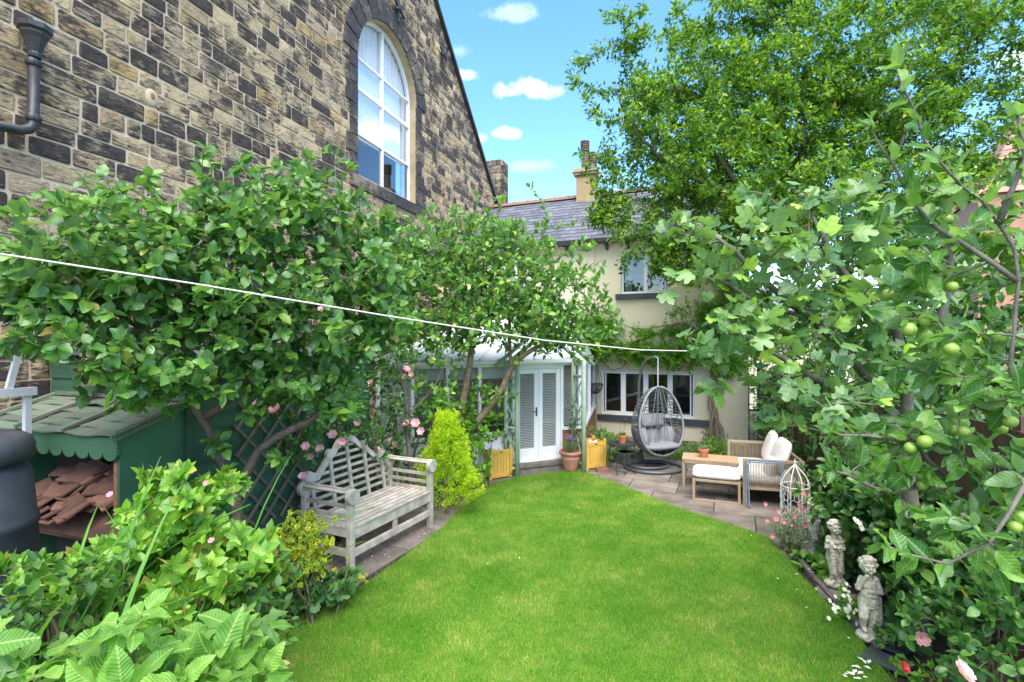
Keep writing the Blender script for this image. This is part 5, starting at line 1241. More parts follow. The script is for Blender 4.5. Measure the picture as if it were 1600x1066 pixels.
def flowers(root, pts, r, mt, petals=5, layers=1, cup=.3, name='flower', face=(0, -1, .7)):
    o = Vector(root.location); me = flower_mesh(name, r, petals, layers, cup); me.materials.append(mt)
    for p in pts:
        ob = bpy.data.objects.new(name, me); COL.objects.link(ob); ob.parent = root; ob.location = Vector(p)-o
        f = Vector(face)+Vector((random.uniform(-.6, .6), random.uniform(-.4, .4), random.uniform(-.4, .4))); ob.rotation_euler = f.to_track_quat('Z', 'Y').to_euler(); s = random.uniform(.75, 1.15); ob.scale = (s, s, s)

# leaf materials
g_ = lambda *s: list(s)
ml_plum = leafmat('plum_leaf', g_((0, (.024, .09, .020)), (.35, (.045, .145, .026)), (.7, (.08, .21, .032)), (1, (.15, .30, .04))), .3, .30, .25, (.16, .26, .13), spec=.6, vfreq=6)
ml_mid = leafmat('apple_leaf_far', g_((0, (.034, .11, .020)), (.4, (.07, .19, .026)), (.75, (.13, .28, .035)), (1, (.23, .38, .06))), .3, .36, 0, (.18, .28, .14), spec=.45)
ml_back = leafmat('hawthorn_leaf', g_((0, (.03, .095, .018)), (.4, (.06, .155, .022)), (.75, (.125, .24, .026)), (1, (.27, .36, .03))), .38, .42)
ml_fig = leafmat('fig_leaf', g_((0, (.04, .12, .035)), (.5, (.08, .185, .05)), (.85, (.125, .24, .075)), (1, (.24, .42, .04))), .3, .36, .25, (.22, .33, .16), vfreq=4, spec=.6)
ml_apple = leafmat('apple_leaf_near', g_((0, (.03, .11, .018)), (.45, (.06, .17, .022)), (.8, (.10, .23, .03)), (1, (.17, .33, .06))), .32, .34, .4, (.26, .36, .2), vfreq=7, spec=.5)
ml_rasp = leafmat('raspberry_leaf', g_((0, (.07, .20, .03)), (.5, (.115, .27, .045)), (1, (.18, .36, .06))), .38, .45, .85, (.3, .4, .24), vfreq=10)
ml_hyd = leafmat('hydrangea_leaf', g_((0, (.06, .18, .022)), (.5, (.12, .28, .028)), (.92, (.19, .36, .03)), (1, (.42, .28, .10))), .32, .35, .4, spec=.5, vfreq=6)
ml_dark = leafmat('dark_shrub_leaf', g_((0, (.016, .06, .016)), (.5, (.045, .14, .028)), (.9, (.08, .21, .035)), (1, (.15, .28, .05))), .25, .28, .25, spec=.6, vfreq=6)
ml_ivy = leafmat('ivy_leaf', g_((0, (.025, .085, .018)), (.5, (.05, .14, .022)), (1, (.11, .24, .03))), .28, .35, 0, spec=.5)
ml_con = leafmat('golden_conifer_foliage', g_((0, (.20, .34, .02)), (.5, (.34, .47, .02)), (1, (.50, .56, .03))), .4, .6)
ml_alch = leafmat('yellow_green_floret', g_((0, (.22, .32, .03)), (.5, (.36, .42, .04)), (1, (.48, .5, .06))), .35, .6)
ml_mal = leafmat('mallow_leaf', g_((0, (.04, .12, .035)), (1, (.09, .21, .06))), .25, .5, .3, vfreq=3)
ml_strap = leafmat('strap_leaf', g_((0, (.05, .17, .025)), (1, (.13, .30, .05))), .35, .4)
ml_wis = leafmat('wisteria_leaf', g_((0, (.06, .17, .02)), (.5, (.11, .26, .025)), (1, (.18, .36, .03))), .4, .4)
ml_rosel = leafmat('rose_leaf', g_((0, (.024, .085, .022)), (.6, (.05, .15, .028)), (1, (.10, .23, .04))), .25, .32, spec=.5)
ml_red = leafmat('red_purple_leaf', g_((0, (.10, .025, .03)), (1, (.22, .06, .05))), .3, .4)
ml_lav = leafmat('lavender_leaf', g_((0, (.10, .17, .08)), (1, (.19, .27, .15))), .25, .6)

# ------------------------------------------------------------------ TREES
def PX(*l): return [tuple(P(*q)) for q in l]
# plum tree in front of the shed
t = thing('plum_tree', 'leafy plum tree with forked leaning trunk in front of the green shed', 'tree', (P(378, 976, 4.3).x, 4.3, 0))
limbs = [(PX((378, 985, 4.3), (372, 800, 4.3), (352, 735, 4.25), (322, 668, 4.2), (303, 630, 4.15), (292, 560, 4.05), (290, 480, 3.95), (300, 400, 3.9)), .055, .02),
         (PX((366, 770, 4.3), (405, 705, 4.35), (455, 672, 4.4), (500, 645, 4.5), (540, 590, 4.6), (560, 520, 4.6), (570, 440, 4.6)), .042, .012),
         (PX((316, 655, 4.2), (350, 632, 4.1), (392, 590, 4.05), (412, 540, 4.1), (420, 460, 4.1), (440, 370, 4.1)), .034, .012),
         (PX((300, 600, 4.1), (240, 540, 3.8), (180, 480, 3.5), (110, 430, 3.3)), .024, .010), (PX((410, 545, 4.1), (470, 500, 4.2), (510, 420, 4.3), (525, 340, 4.3)), .02, .008)]
el = [E_(150, 420, 3.4, 125, 95, .38), E_(75, 455, 3.3, 75, 65, .3), E_(110, 520, 3.3, 95, 50, .3), E_(330, 350, 3.9, 160, 70, .4), E_(470, 320, 4.2, 75, 60, .4), E_(270, 460, 3.7, 170, 105, .45), E_(440, 470, 4.1, 150, 110, .45),
      E_(570, 420, 4.5, 75, 85, .4), E_(185, 575, 3.4, 75, 55, .25), E_(270, 590, 3.6, 65, 48, .25), E_(490, 570, 4.2, 75, 55, .35), E_(580, 500, 4.5, 60, 50, .35), E_(390, 560, 4.0, 50, 30, .3)]
tg = targets(el+[E_(520, 615, 4.2, 45, 28, .2), E_(430, 590, 4.1, 60, 30, .2), E_(240, 612, 3.5, 32, 26, .15), E_(365, 600, 3.9, 30, 25, .15), E_(470, 600, 4.4, 70, 35, .15), E_(400, 650, 4.0, 22, 18, .1), E_(355, 700, 4.1, 18, 16, .08), E_(440, 720, 4.2, 14, 14, .08)], 1450, 6, .28); sh = np.array([P(*q) for q in [(60, 330, 3.3), (110, 335, 3.3), (235, 275, 3.7), (330, 258, 3.9), (410, 265, 4.0), (515, 240, 4.3), (545, 262, 4.3), (455, 255, 4.2), (20, 395, 3.2), (30, 485, 3.1), (375, 265, 4.0), (600, 330, 4.5), (640, 370, 4.6)]])
ch, tw, nl = grow(limbs, np.vstack([tg, sh])); wood(t, ch, nl, m_barkp, m_bark)
lv = Leaves(); leafy(lv, tw, .033, .088, .85, 1.0, .15, .6, .0, 4, .4, .8); scatter(t, lv, T_plum, ml_plum, 300)
# apple tree in the middle
t = thing('apple_tree', 'round headed apple tree with small green fruit in front of the conservatory', 'tree', (P(716, 745, 8.1).x, 8.1, 0))
limbs = [(PX((716, 770, 8.1), (716, 720, 8.1), (719, 680, 8.1), (722, 640, 8.1), (730, 590, 8.1), (736, 550, 8.1), (745, 500, 8.1), (750, 440, 8.1)), .085, .03), (PX((719, 690, 8.1), (748, 655, 8.1), (780, 615, 8.1), (800, 575, 8.1), (822, 552, 8.1), (862, 530, 8.1), (900, 500, 8.1)), .07, .022),
         (PX((740, 540, 8.1), (715, 515, 8.0), (680, 490, 8.0), (640, 470, 8.0)), .035, .015), (PX((800, 575, 8.1), (795, 530, 8.2), (800, 470, 8.2), (830, 420, 8.2)), .03, .015)]
el = [E_(760, 420, 8.3, 95, 75, .7), E_(690, 440, 8.1, 90, 80, .6), E_(850, 460, 8.1, 85, 75, .7), E_(630, 400, 8.2, 55, 55, .5), E_(800, 500, 8.0, 120, 50, .7), E_(700, 510, 8.0, 90, 35, .6), E_(880, 520, 8.0, 55, 38, .5), E_(610, 460, 8.0, 45, 60, .5), E_(780, 370, 8.4, 65, 30, .5)]
tg = targets(el, 2000, 8, .28); sh = np.array([P(x+random.uniform(-8, 8), y+random.uniform(-10, 10), 8.2) for x, y in [(635, 345), (655, 372), (700, 340), (715, 330), (745, 345), (760, 352), (790, 350), (830, 368), (850, 345), (868, 352), (885, 390), (905, 395), (925, 440), (620, 330), (690, 365), (770, 330), (660, 340), (935, 470), (812, 345), (600, 360)]])
ch, tw, nl = grow(limbs, np.vstack([tg, sh]), wob=.1, rise=.12); wood(t, ch, nl, m_barka, m_bark)
lv = Leaves(); leafy(lv, tw, .038, .105, .85, .8, .5, .6, 0, 3, .4, .7); scatter(t, lv, T_mid, ml_mid, 300); fruit(t, tw, 60, .034, m_fruit)
lv = Leaves(); el = [E_(700, 610, 7.9, 30, 40, .3), E_(765, 600, 7.9, 30, 25, .3)]; ch, tw, nl = grow([limbs[0]], targets(el, 40, 5, .3)); leafy(lv, tw, .05, .10, .8); scatter(t, lv, T_mid, ml_mid, 0); wood(t, ch[1:], 0, m_bark)
# young slender tree left of it
t = thing('young_tree', 'slender young tree with thin pale stems rising from the rose bushes', 'tree', (P(640, 740, 7.3).x, 7.3, 0))
limbs = [(PX((645, 790, 7.3), (638, 700, 7.3), (634, 625, 7.3), (622, 570, 7.3), (612, 530, 7.3), (605, 470, 7.3)), .04, .018), (PX((636, 650, 7.3), (680, 600, 7.4), (700, 550, 7.4)), .015, .006)]
el = [E_(600, 460, 7.4, 45, 70, .35), E_(640, 520, 7.3, 40, 40, .3), E_(670, 590, 7.4, 42, 60, .25), E_(590, 540, 7.2, 35, 35, .3), E_(640, 430, 7.5, 40, 50, .3)]
ch, tw, nl = grow(limbs, targets(el, 260, 6, .25)); wood(t, ch, nl, m_bark, m_bark); lv = Leaves(); leafy(lv, tw, .042, .095, .85); scatter(t, lv, T_mid, ml_mid, 200)
# big tree behind, spreading over the house
t = thing('hawthorn_tree', 'large spreading small leaved tree over the house roof at upper right', 'tree', (5.6, 8.9, 0))
limbs = [([(5.6, 8.9, 0), (5.5, 8.95, 1.5), (5.3, 9.0, 2.8), (4.9, 9.1, 3.8), (4.2, 9.2, 5.0), (3.4, 9.3, 6.2), (2.9, 9.3, 7.2)], .12, .02), ([(5.3, 9.0, 2.8), (6.0, 9.1, 4.2), (6.9, 9.3, 5.6), (7.6, 9.4, 7.0)], .08, .02), ([(4.9, 9.1, 3.8), (3.9, 9.1, 4.2), (3.0, 9.2, 4.5), (2.2, 9.3, 4.9)], .06, .015),
         ([(5.1, 9.1, 3.5), (5.3, 9.4, 5.2), (5.4, 9.5, 6.8), (5.2, 9.5, 8.0)], .07, .015), ([(4.2, 9.2, 5.0), (3.2, 9.4, 5.4), (2.3, 9.4, 6.2), (1.9, 9.4, 7.0)], .05, .015), ([(6.0, 9.1, 4.2), (7.4, 9.0, 4.7), (8.8, 8.9, 5.4)], .07, .025)]
el = [E_(1100, 230, 9.3, 140, 120, 1.1), E_(1010, 300, 9.2, 80, 90, .8), E_(1220, 280, 9.2, 150, 110, 1.2), E_(1180, 110, 9.6, 150, 90, 1.1), E_(1050, 130, 9.4, 90, 80, .8), E_(1330, 120, 9.6, 150, 120, 1.2), E_(1350, 290, 9.2, 120, 90, 1.0), E_(1480, 70, 9.6, 110, 65, 1.1), E_(1560, 160, 9.4, 90, 110, 1.0),
      E_(1030, 390, 9.2, 75, 40, .6), E_(1120, 380, 9.0, 90, 60, .8), E_(1240, 380, 9.0, 130, 50, .8), E_(1130, 20, 9.8, 120, 50, .9), E_(1270, 10, 9.8, 130, 60, .9), E_(1520, 250, 9.3, 90, 50, .9), E_(1420, 180, 9.4, 80, 60, .9), E_(965, 270, 9.2, 40, 60, .5), E_(1450, -30, 9.8, 200, 60, 1.0), E_(1010, 60, 9.6, 50, 45, .5), E_(1150, 300, 10.3, 170, 90, .8), E_(1300, 250, 10.4, 170, 110, .8), E_(1100, 200, 10.3, 120, 80, .8), E_(1080, 400, 9.4, 80, 40, .5), E_(1250, 180, 10.5, 150, 90, .8)]
tg = targets(el+[E_(960, 360, 9.3, 45, 30, .4), E_(1010, 420, 9.2, 50, 22, .4), E_(1060, 400, 9.1, 50, 30, .4)], 4200, 22, .23)
sh = [(935, 85), (900, 100), (895, 130), (960, 20), (970, 30), (950, 150), (930, 175), (1000, 20), (985, 100), (945, 250), (930, 300), (925, 340), (945, 350), (1060, 10), (1120, 5), (1010, 50), (1040, 420), (1060, 430), (1075, 415), (1000, 395), (985, 405), (990, 60), (915, 95), (920, 150), (960, 190), (1250, 20), (1300, 30)]
sh = np.array([P(x+random.uniform(-10, 10), y+random.uniform(-8, 8), 9.3+random.uniform(-.3, .3)) for x, y in sh for _ in range(3)])
ch, tw, nl = grow(limbs, np.vstack([tg, sh]), r_tip=.0025, step=.2, wob=.13, rise=.05, rk=.006); wood(t, ch, nl, m_bark, m_bark, twigs=3)
lv = Leaves(); leafy(lv, tw, .0095, .092, .95, .9, .3, .5, .0, 12, .5, .8, .4, off=.055); print('HAWTHORN', sum(len(q) for q in lv.p)); scatter(t, lv, T_low, ml_back, 0)
# fig tree
t = thing('fig_tree', 'spreading fig tree with large lobed grey green leaves and figs right of the patio', 'tree', (P(1440, 900, 4.0).x, 4.0, 0))
b0 = P(1440, 1010, 4.0)
limbs = [([(b0.x, 4.0, 0)]+PX((1430, 820, 4.0), (1405, 700, 3.95), (1380, 620, 3.9), (1330, 560, 3.85), (1270, 500, 3.8), (1200, 445, 3.75), (1150, 395, 3.7), (1105, 360, 3.7)), .07, .014),
         (PX((1405, 700, 3.95), (1420, 600, 3.8), (1400, 520, 3.7), (1340, 450, 3.6), (1300, 400, 3.6), (1270, 340, 3.6)), .05, .012), (PX((1420, 600, 3.8), (1470, 500, 3.6), (1480, 400, 3.6), (1440, 330, 3.6)), .04, .012),
         (PX((1380, 620, 3.9), (1300, 600, 3.7), (1220, 560, 3.6), (1150, 520, 3.5), (1120, 520, 3.5)), .035, .010), (PX((1270, 500, 3.8), (1180, 470, 3.7), (1130, 440, 3.6)), .02, .008)]
el = [E_(1200, 420, 3.7, 120, 80, .4), E_(1320, 400, 3.7, 120, 80, .4), E_(1120, 360, 3.7, 55, 50, .25), E_(1270, 520, 3.6, 140, 70, .4), E_(1400, 480, 3.6, 110, 110, .4), E_(1130, 500, 3.5, 60, 55, .25), E_(1250, 610, 3.5, 90, 60, .35), E_(1380, 620, 3.5, 110, 80, .4), E_(1430, 360, 3.7, 90, 50, .35), E_(1330, 690, 3.5, 60, 35, .3)]
tg = targets(el, 360, 4, .3); sh = np.array([P(*q) for q in [(1062, 345, 3.7), (1080, 365, 3.7), (1165, 300, 3.7), (1200, 305, 3.7), (1085, 540, 3.5), (1100, 560, 3.5), (1110, 610, 3.5), (1130, 600, 3.5), (1095, 430, 3.6), (1250, 305, 3.6), (1090, 350, 3.7), (1270, 320, 3.6), (1340, 305, 3.6)]])
ch, tw, nl = grow(limbs, np.vstack([tg, sh]), r_tip=.005, wob=.1); wood(t, ch, nl, m_bark, m_bark)
lv = Leaves(); leafy(lv, tw, .068, .118, .95, 1.0, .35, .5, 0, 2, .5, .8, .4, off=.03); scatter(t, lv, T_fig, ml_fig, 300); fruit(t, tw, 70, .02, m_figf, 'fig', hang=.0)
for (x0, y0, x1, y1, Y) in [(1292, 400, 1300, 290, 3.7), (1265, 400, 1262, 300, 3.6), (1325, 420, 1332, 300, 3.65)]:
    part('bare_shoot', MB().tube([P(x0, y0, Y)-Vector(t.location), P(x1, y1, Y)-Vector(t.location)], [.008, .004], 5), m_pinkstem, t)
# near apple tree on the right
t = thing('apple_tree', 'close apple tree with large leaves and green apples filling the right edge', 'tree', (2.75, 1.75, 0))
limbs = [([(2.75, 1.75, 0), (2.7, 1.75, 1.0), (2.3, 1.78, 1.6)]+PX((1640, 660, 1.85), (1580, 570, 1.85), (1590, 440, 1.85), (1560, 350, 1.85), (1500, 285, 1.8), (1440, 215, 1.8), (1400, 110, 1.8)), .018, .003),
         (PX((1640, 700, 1.9), (1560, 720, 2.0), (1480, 745, 2.1), (1430, 690, 2.1), (1400, 665, 2.1)), .015, .006), (PX((1590, 440, 1.85), (1500, 380, 1.9), (1440, 330, 1.9), (1360, 200, 1.9)), .010, .003), (PX((1600, 760, 1.7), (1550, 850, 1.7), (1480, 880, 1.75), (1410, 862, 1.75), (1385, 852, 1.75)), .007, .003), (PX((1560, 350, 1.85), (1600, 250, 1.8), (1590, 180, 1.8)), .012, .004), (PX((1480, 745, 2.1), (1400, 770, 2.1), (1330, 745, 2.1), (1300, 735, 2.1)), .012, .004), (PX((1440, 690, 2.1), (1360, 680, 2.1), (1300, 680, 2.1)), .01, .004)]
el = [E_(1560, 340, 1.95, 60, 60, .15), E_(1450, 300, 2.0, 60, 50, .12), E_(1580, 420, 1.9, 70, 90, .2), E_(1560, 560, 1.9, 80, 90, .25), E_(1500, 480, 2.0, 70, 80, .2), E_(1560, 700, 1.9, 80, 80, .25), E_(1440, 700, 2.1, 80, 50, .2), E_(1500, 620, 2.05, 70, 60, .2), E_(1500, 800, 1.9, 90, 50, .2), E_(1590, 820, 1.8, 60, 60, .2), E_(1380, 740, 2.1, 60, 30, .15), E_(1470, 350, 1.95, 50, 40, .15)]
tg = targets(el, 190, 4, .3); ch, tw, nl = grow(limbs, tg, r_tip=.003, wob=.1, step=.08); wood(t, ch, nl, m_bark, m_bark)
ex_ = [ch[i][0] for i in range(nl)]; tw2 = tw+[q[-max(4, int(len(q)*.8)):] for q in (ex_[0][-10:], ex_[2], ex_[3], ex_[4], ex_[5], ex_[6])]
lv = Leaves(); leafy(lv, tw2, .034, .078, .98, .8, .1, .7, 0, 3, .35, .7, .3); scatter(t, lv, T_apple, ml_apple, 300); fruit(t, tw, 34, .024, m_fruit, region=(1380, 340, 1640, 900))

# ------------------------------------------------------------------ SHRUBS, CLIMBERS, BORDERS
def bush(name, label, cat, ells, n, leaf, tpl, mt, base=None, parts_n=0, bark=None, spacing=.045, clump=6, spread=.25, up=.3, flat=.7, stems=5, group=None, frac=.85, tip=4, out=.9, rise=.1):
    c = sum((e[0] for e in ells), np.zeros(3))/len(ells)
    if base is None: base = (c[0], c[1])
    t = thing(name, label, cat, (base[0], base[1], 0), 0, group); limbs = []
    for k in range(stems):
        e = ells[k % len(ells)]; a = np.array([base[0]+random.uniform(-.12, .12), base[1]+random.uniform(-.1, .1), 0]); b = e[0].copy(); m = (a+b)/2; m[2] = b[2]*.45; limbs.append(([a, m, b], .012+.004*random.random(), .005))
    ch, tw, nl = grow(limbs, targets(ells, n, clump, spread), rise=rise)
    mb = MB(); o = Vector(t.location)
    for q, r in ch: mb.tube([Vector(p)-o for p in q], list(r), 4, False)
    me = bpy.data.meshes.new('stems'); me.from_pydata(mb.v, [], mb.f); part('stems', me, bark or m_twig, t, kind='stuff', smooth=True)
    lv = Leaves(); leafy(lv, tw, spacing, leaf, frac, out, up, .5, 0, tip, .4, flat); scatter(t, lv, tpl, mt, parts_n); return t, tw
# left border
t, tw = bush('hydrangea_bush', 'bright green hydrangea bush with pinkish stems in front of the wood store', 'bush', [E_(300, 830, 3.1, 95, 65, .3), E_(240, 780, 3.3, 55, 45, .22), E_(360, 850, 3.2, 60, 60, .25), E_(200, 890, 2.8, 80, 50, .25), E_(340, 760, 3.5, 50, 35, .2), E_(310, 930, 2.7, 110, 45, .3)], 270, .08, T_ros+T_ros, ml_hyd, parts_n=300, bark=m_pinkstem, spacing=.12, up=.9, flat=.9, stems=12, rise=.0, tip=2)
flowers(t, [P(*q) for q in [(322, 755, 3.3), (172, 773, 3.0), (330, 845, 2.9), (340, 905, 2.8)]], .022, m_pinkf, 6, 1, .3)
bush('green_shrub', 'low dark green shrubby plants at the foot of the hydrangea', 'shrub', [E_(150, 960, 2.6, 120, 60, .3), E_(60, 930, 2.4, 90, 50, .3), E_(300, 990, 2.6, 100, 60, .3), E_(400, 950, 3.0, 60, 50, .3)], 300, .06, T_mid, ml_ivy, spacing=.05, stems=8)
bush('viburnum_shrub', 'leafy shrub growing between the bin and the hydrangea', 'shrub', [E_(70, 905, 2.6, 60, 30, .2), E_(150, 895, 2.9, 45, 30, .2)], 80, .06, T_ros, ml_hyd, spacing=.08, stems=4, up=.8)
# strap leaves
def straps(name, label, cx, n, mt, L=.55, w=.022, spread=.35, arch=.6):
    t = thing(name, label, 'plant', (cx[0], cx[1], 0)); mb = MB(); 
    for i in range(n):
        a = random.uniform(0, 6.283); l = L*random.uniform(.6, 1.2); b = Vector((random.gauss(0, spread*.5), random.gauss(0, spread*.5), 0)); dr = Vector((math.cos(a), math.sin(a), 0)); sd_ = Vector((-dr.y, dr.x, 0))*w*random.uniform(.6, 1.2); ar = arch*random.uniform(.5, 1.5); m = 8; vs = []
        for k in range(m+1):
            s = k/m; h = l*(1.25*s-ar*.6*s**2.6); c = b+dr*(l*ar*s**1.7)+Vector((0, 0, max(h, .01))); q = sd_*(1-s**3*.97); vs += [c-q, c+Vector((0, 0, -w*.4)), c+q]
        mb = MB().add(vs, [f for k in range(m) for f in ((3*k, 3*k+1, 3*k+4, 3*k+3), (3*k+1, 3*k+2, 3*k+5, 3*k+4))])
        me = bpy.data.meshes.new('leaf'); me.from_pydata(mb.v, [], mb.f); part('leaf', me, mt, t, smooth=True)
    return t
straps('crocosmia_plant', 'clump of long arching strap leaves at the left edge in front of the bin', (P(60, 900, 2.35).x, 2.35), 34, ml_strap, 1.4, .022, .22, .5)
straps('crocosmia_plant', 'tall strap leaves poking through the middle of the hydrangea bush', (P(290, 900, 2.95).x, 2.95), 18, ml_strap, 1.45, .013, .25, .5)
straps('iris_plant', 'bent pale green blades among the raspberry leaves at lower left', (P(100, 960, 2.0).x, 2.0), 16, ml_strap, 1.45, .022, .2, .6)
# raspberry canes close to the camera
def rasp_clump(label, ells, n, Y, parts_n=300, leaf=.17):
    c = sum((e[0] for e in ells), np.zeros(3))/len(ells); t = thing('raspberry_canes', label, 'plant', (c[0], c[1], 0)); limbs = []; o = Vector(t.location)
    for e in ells:
        a = np.array([e[0][0]+random.uniform(-.1, .1), e[0][1]+random.uniform(.0, .1), 0]); limbs.append(([a, (a+e[0])/2+RNG.normal(size=3)*.03, e[0]+np.array([0, 0, e[1][2]])], .009, .005))
    ch, tw, nl = grow(limbs, targets(ells, n, 4, .35), r_tip=.0025, rise=.15)
    for q, r in ch[:nl]: part('cane', MB().tube([Vector(p)-o for p in q], list(r), 7), m_twig, t, smooth=True)
    mb = MB()
    for q, r in ch[nl:]: mb.tube([Vector(p)-o for p in q], list(r), 4, False)
    me = bpy.data.meshes.new('stalks'); me.from_pydata(mb.v, [], mb.f); part('stalks', me, m_twig, t, kind='stuff')
    lv = Leaves(); leafy(lv, tw, .13, leaf, .55, .9, .0, .6, .25, 2, .3, 1.0, .25); leafy(lv, [q for q, r in ch[:nl]], .07, leaf*.9, .35, .9, .3, .4, 0, 4, .3, .9, .3); scatter(t, lv, T_rasp, ml_rasp, parts_n); return t
rasp_clump('raspberry canes with ribbed leaflets close to the camera in the bottom left corner', [E_(50, 1080, 1.45, 85, 35, .15), E_(170, 1085, 1.45, 70, 40, .15), E_(205, 1010, 1.45, 12, 30, .04), E_(190, 1120, 1.35, 100, 30, .15), E_(310, 1100, 1.45, 70, 30, .12), E_(-60, 1060, 1.4, 70, 40, .12)], 36, 1.45, leaf=.17)
rasp_clump('raspberry shoots with ribbed leaflets overhanging the lawn corner at lower left', [E_(385, 1020, 1.7, 35, 25, .10), E_(360, 1080, 1.6, 60, 22, .1), E_(290, 1050, 1.6, 35, 20, .1)], 15, 1.7, leaf=.17)
# lady's mantle
t, tw = bush('ladys_mantle', 'mound of frothy yellow green lady\'s mantle beside the near end of the bench', 'plant', [E_(468, 838, 4.3, 40, 34, .18), E_(452, 872, 4.2, 45, 34, .2), E_(500, 868, 4.4, 18, 30, .14)], 800, .022, [rosette(6, .4)], ml_alch, spacing=.028, up=.9, flat=.6, stems=6, tip=7, frac=.7)
bush('mallow_plant', 'low plant with rounded lobed leaves at the corner of the bench paving', 'plant', [E_(500, 918, 4.45, 45, 18, .16), E_(545, 905, 4.7, 18, 16, .1), E_(455, 928, 4.35, 40, 18, .16), E_(430, 905, 4.5, 30, 18, .15), E_(480, 945, 4.25, 35, 10, .1)], 150, .09, T_mal, ml_mal, parts_n=200, spacing=.08, up=.3, flat=1.1, stems=5, tip=2)
bush('ladys_mantle', 'small sprigs of yellow green flowers against the near bench leg', 'plant', [E_(545, 880, 4.7, 10, 18, .06), E_(565, 905, 4.7, 14, 14, .06), E_(430, 860, 3.9, 14, 20, .06)], 70, .02, [rosette(6, .4)], ml_alch, spacing=.04, up=.9, stems=4, tip=4)
bush('border_plants', 'mixed low green plants in the bed behind the raspberry canes', 'shrub', [E_(400, 905, 3.6, 60, 35, .25), E_(350, 960, 3.2, 60, 40, .25)], 150, .055, T_mid, ml_rosel, spacing=.05, stems=6)
# golden conifer
cb = P(698, 806, 7.0); t = thing('golden_conifer', 'small cone shaped golden yellow conifer behind the far end of the bench', 'tree', (cb.x, cb.y, 0)); ztop = 2.4-(652-530)/800*7.0
part('trunk', MB().tube([(0, 0, 0), (0, 0, ztop*.8)], [.03, .01], 8), m_barka, t); lv = Leaves(); n = 620
for k in range(n):
    h = ztop*(.10+.88*random.random()**.85); hr = h/ztop; a = random.uniform(0, 6.283); Rr_ = .47*min(1, (hr/.25)**.8)*(1-hr)**.92*(1+.2*math.sin(a*3+hr*9)+.14*math.sin(a*5-hr*17))+.012; c = np.array([cb.x+.02*(1-hr)+Rr_*math.cos(a)*.92, cb.y+Rr_*math.sin(a)*.92, h])
    d0 = norm(np.array([[math.cos(a)*.6, math.sin(a)*.6, .85]]))[0]; m = 34; f = RNG.random(m)[:, None]; p = c+d0*f*.13+RNG.normal(size=(m, 3))*.022; d = norm(d0+RNG.normal(size=(m, 3))*.55); lv.add(p, d, RNG.normal(size=(m, 3)), .034*(.6+.8*RNG.random(m)))
scatter(t, lv, [lowleaf(.2, .2, 0)], ml_con, 0)
# roses and climbers on the shed
def S_(px, py, Y, rx, ry, rd): return E_(px, py, Y, rx, ry, rd)
def WY(px, off=.16): return min((FS.w(FS.px(px, y=-off), -off)).y, 7.3)
def SW(px, py, rx, ry, rd=.09): return E_(px, py, WY(px), rx, ry, rd)
t, tw = bush('climbing_rose', 'climbing rose with pale pink flowers trained over the shed trellis behind the bench', 'rose', [SW(420, 620, 50, 40), SW(490, 640, 55, 55), SW(550, 620, 40, 70), SW(600, 640, 35, 60, .2), SW(465, 700, 25, 35), SW(600, 560, 45, 40, .2), SW(520, 580, 50, 40), SW(570, 690, 35, 35, .12), SW(440, 580, 60, 35), SW(470, 660, 40, 40), SW(530, 650, 40, 50)], 900, .062, T_mid, ml_rosel, base=tuple(FS.w(1.9, -.12))[:2], spacing=.045, stems=7)
flowers(t, [P(q[0], q[1], WY(q[0], .26)) for q in [(415, 605, 4.7), (405, 632, 4.65), (440, 600, 4.7), (400, 598, 4.65), (478, 698, 4.9), (485, 714, 4.9), (500, 702, 4.95), (535, 690, 5.1), (545, 625, 5.2), (555, 640, 5.25), (635, 578, 5.9), (642, 585, 5.9), (634, 590, 5.9), (430, 640, 4.7), (596, 700, 5.9), (580, 600, 5.5), (512, 500, 5.0), (505, 480, 5.0), (520, 680, 5.1), (473, 745, 4.9), (560, 660, 5.3)]], .055, m_rose, 6, 3, .5)
t, tw = bush('rose_bush', 'pale pink rose bush growing between the bench and the golden conifer', 'rose', [S_(620, 700, 7.4, 40, 35, .2), S_(660, 660, 7.5, 35, 50, .2), S_(600, 720, 7.3, 30, 30, .15)], 200, .05, T_mid, ml_rosel, spacing=.045, stems=5)
flowers(t, [P(*q) for q in [(634, 663, 7.2), (610, 690, 7.2), (658, 674, 7.2), (618, 696, 7.1), (595, 700, 7.1), (650, 662, 7.2)]], .065, m_rose, 6, 3, .5)
bush('elder_bush', 'leafy green shrub between the golden conifer and the yellow planter', 'bush', [S_(745, 700, 8.0, 28, 45, .25), S_(735, 650, 8.1, 35, 40, .25), S_(690, 640, 7.6, 30, 50, .25), S_(752, 735, 7.9, 22, 20, .2), S_(700, 720, 7.7, 40, 30, .25)], 260, .09, T_mid, ml_wis, spacing=.06, stems=6)
bush('japanese_maple', 'small red leaved maple on the sill behind the left yellow planter', 'plant', [S_(768, 688, 8.35, 11, 12, .08)], 26, .05, T_low, ml_red, spacing=.03, stems=3)
bush('red_leaf_plant', 'small red leaved plant in front of the left blinds', 'plant', [S_(617, 622, 7.3, 9, 11, .06)], 22, .05, T_low, ml_red, spacing=.03, stems=3)
bush('foundation_shrub', 'dark evergreen shrubs below the conservatory windows', 'shrub', [S_(640, 745, 7.5, 60, 25, .2), S_(610, 760, 7.3, 50, 20, .15), S_(585, 745, 7.2, 30, 20, .1)], 180, .05, T_low, ml_dark, spacing=.04, stems=6)
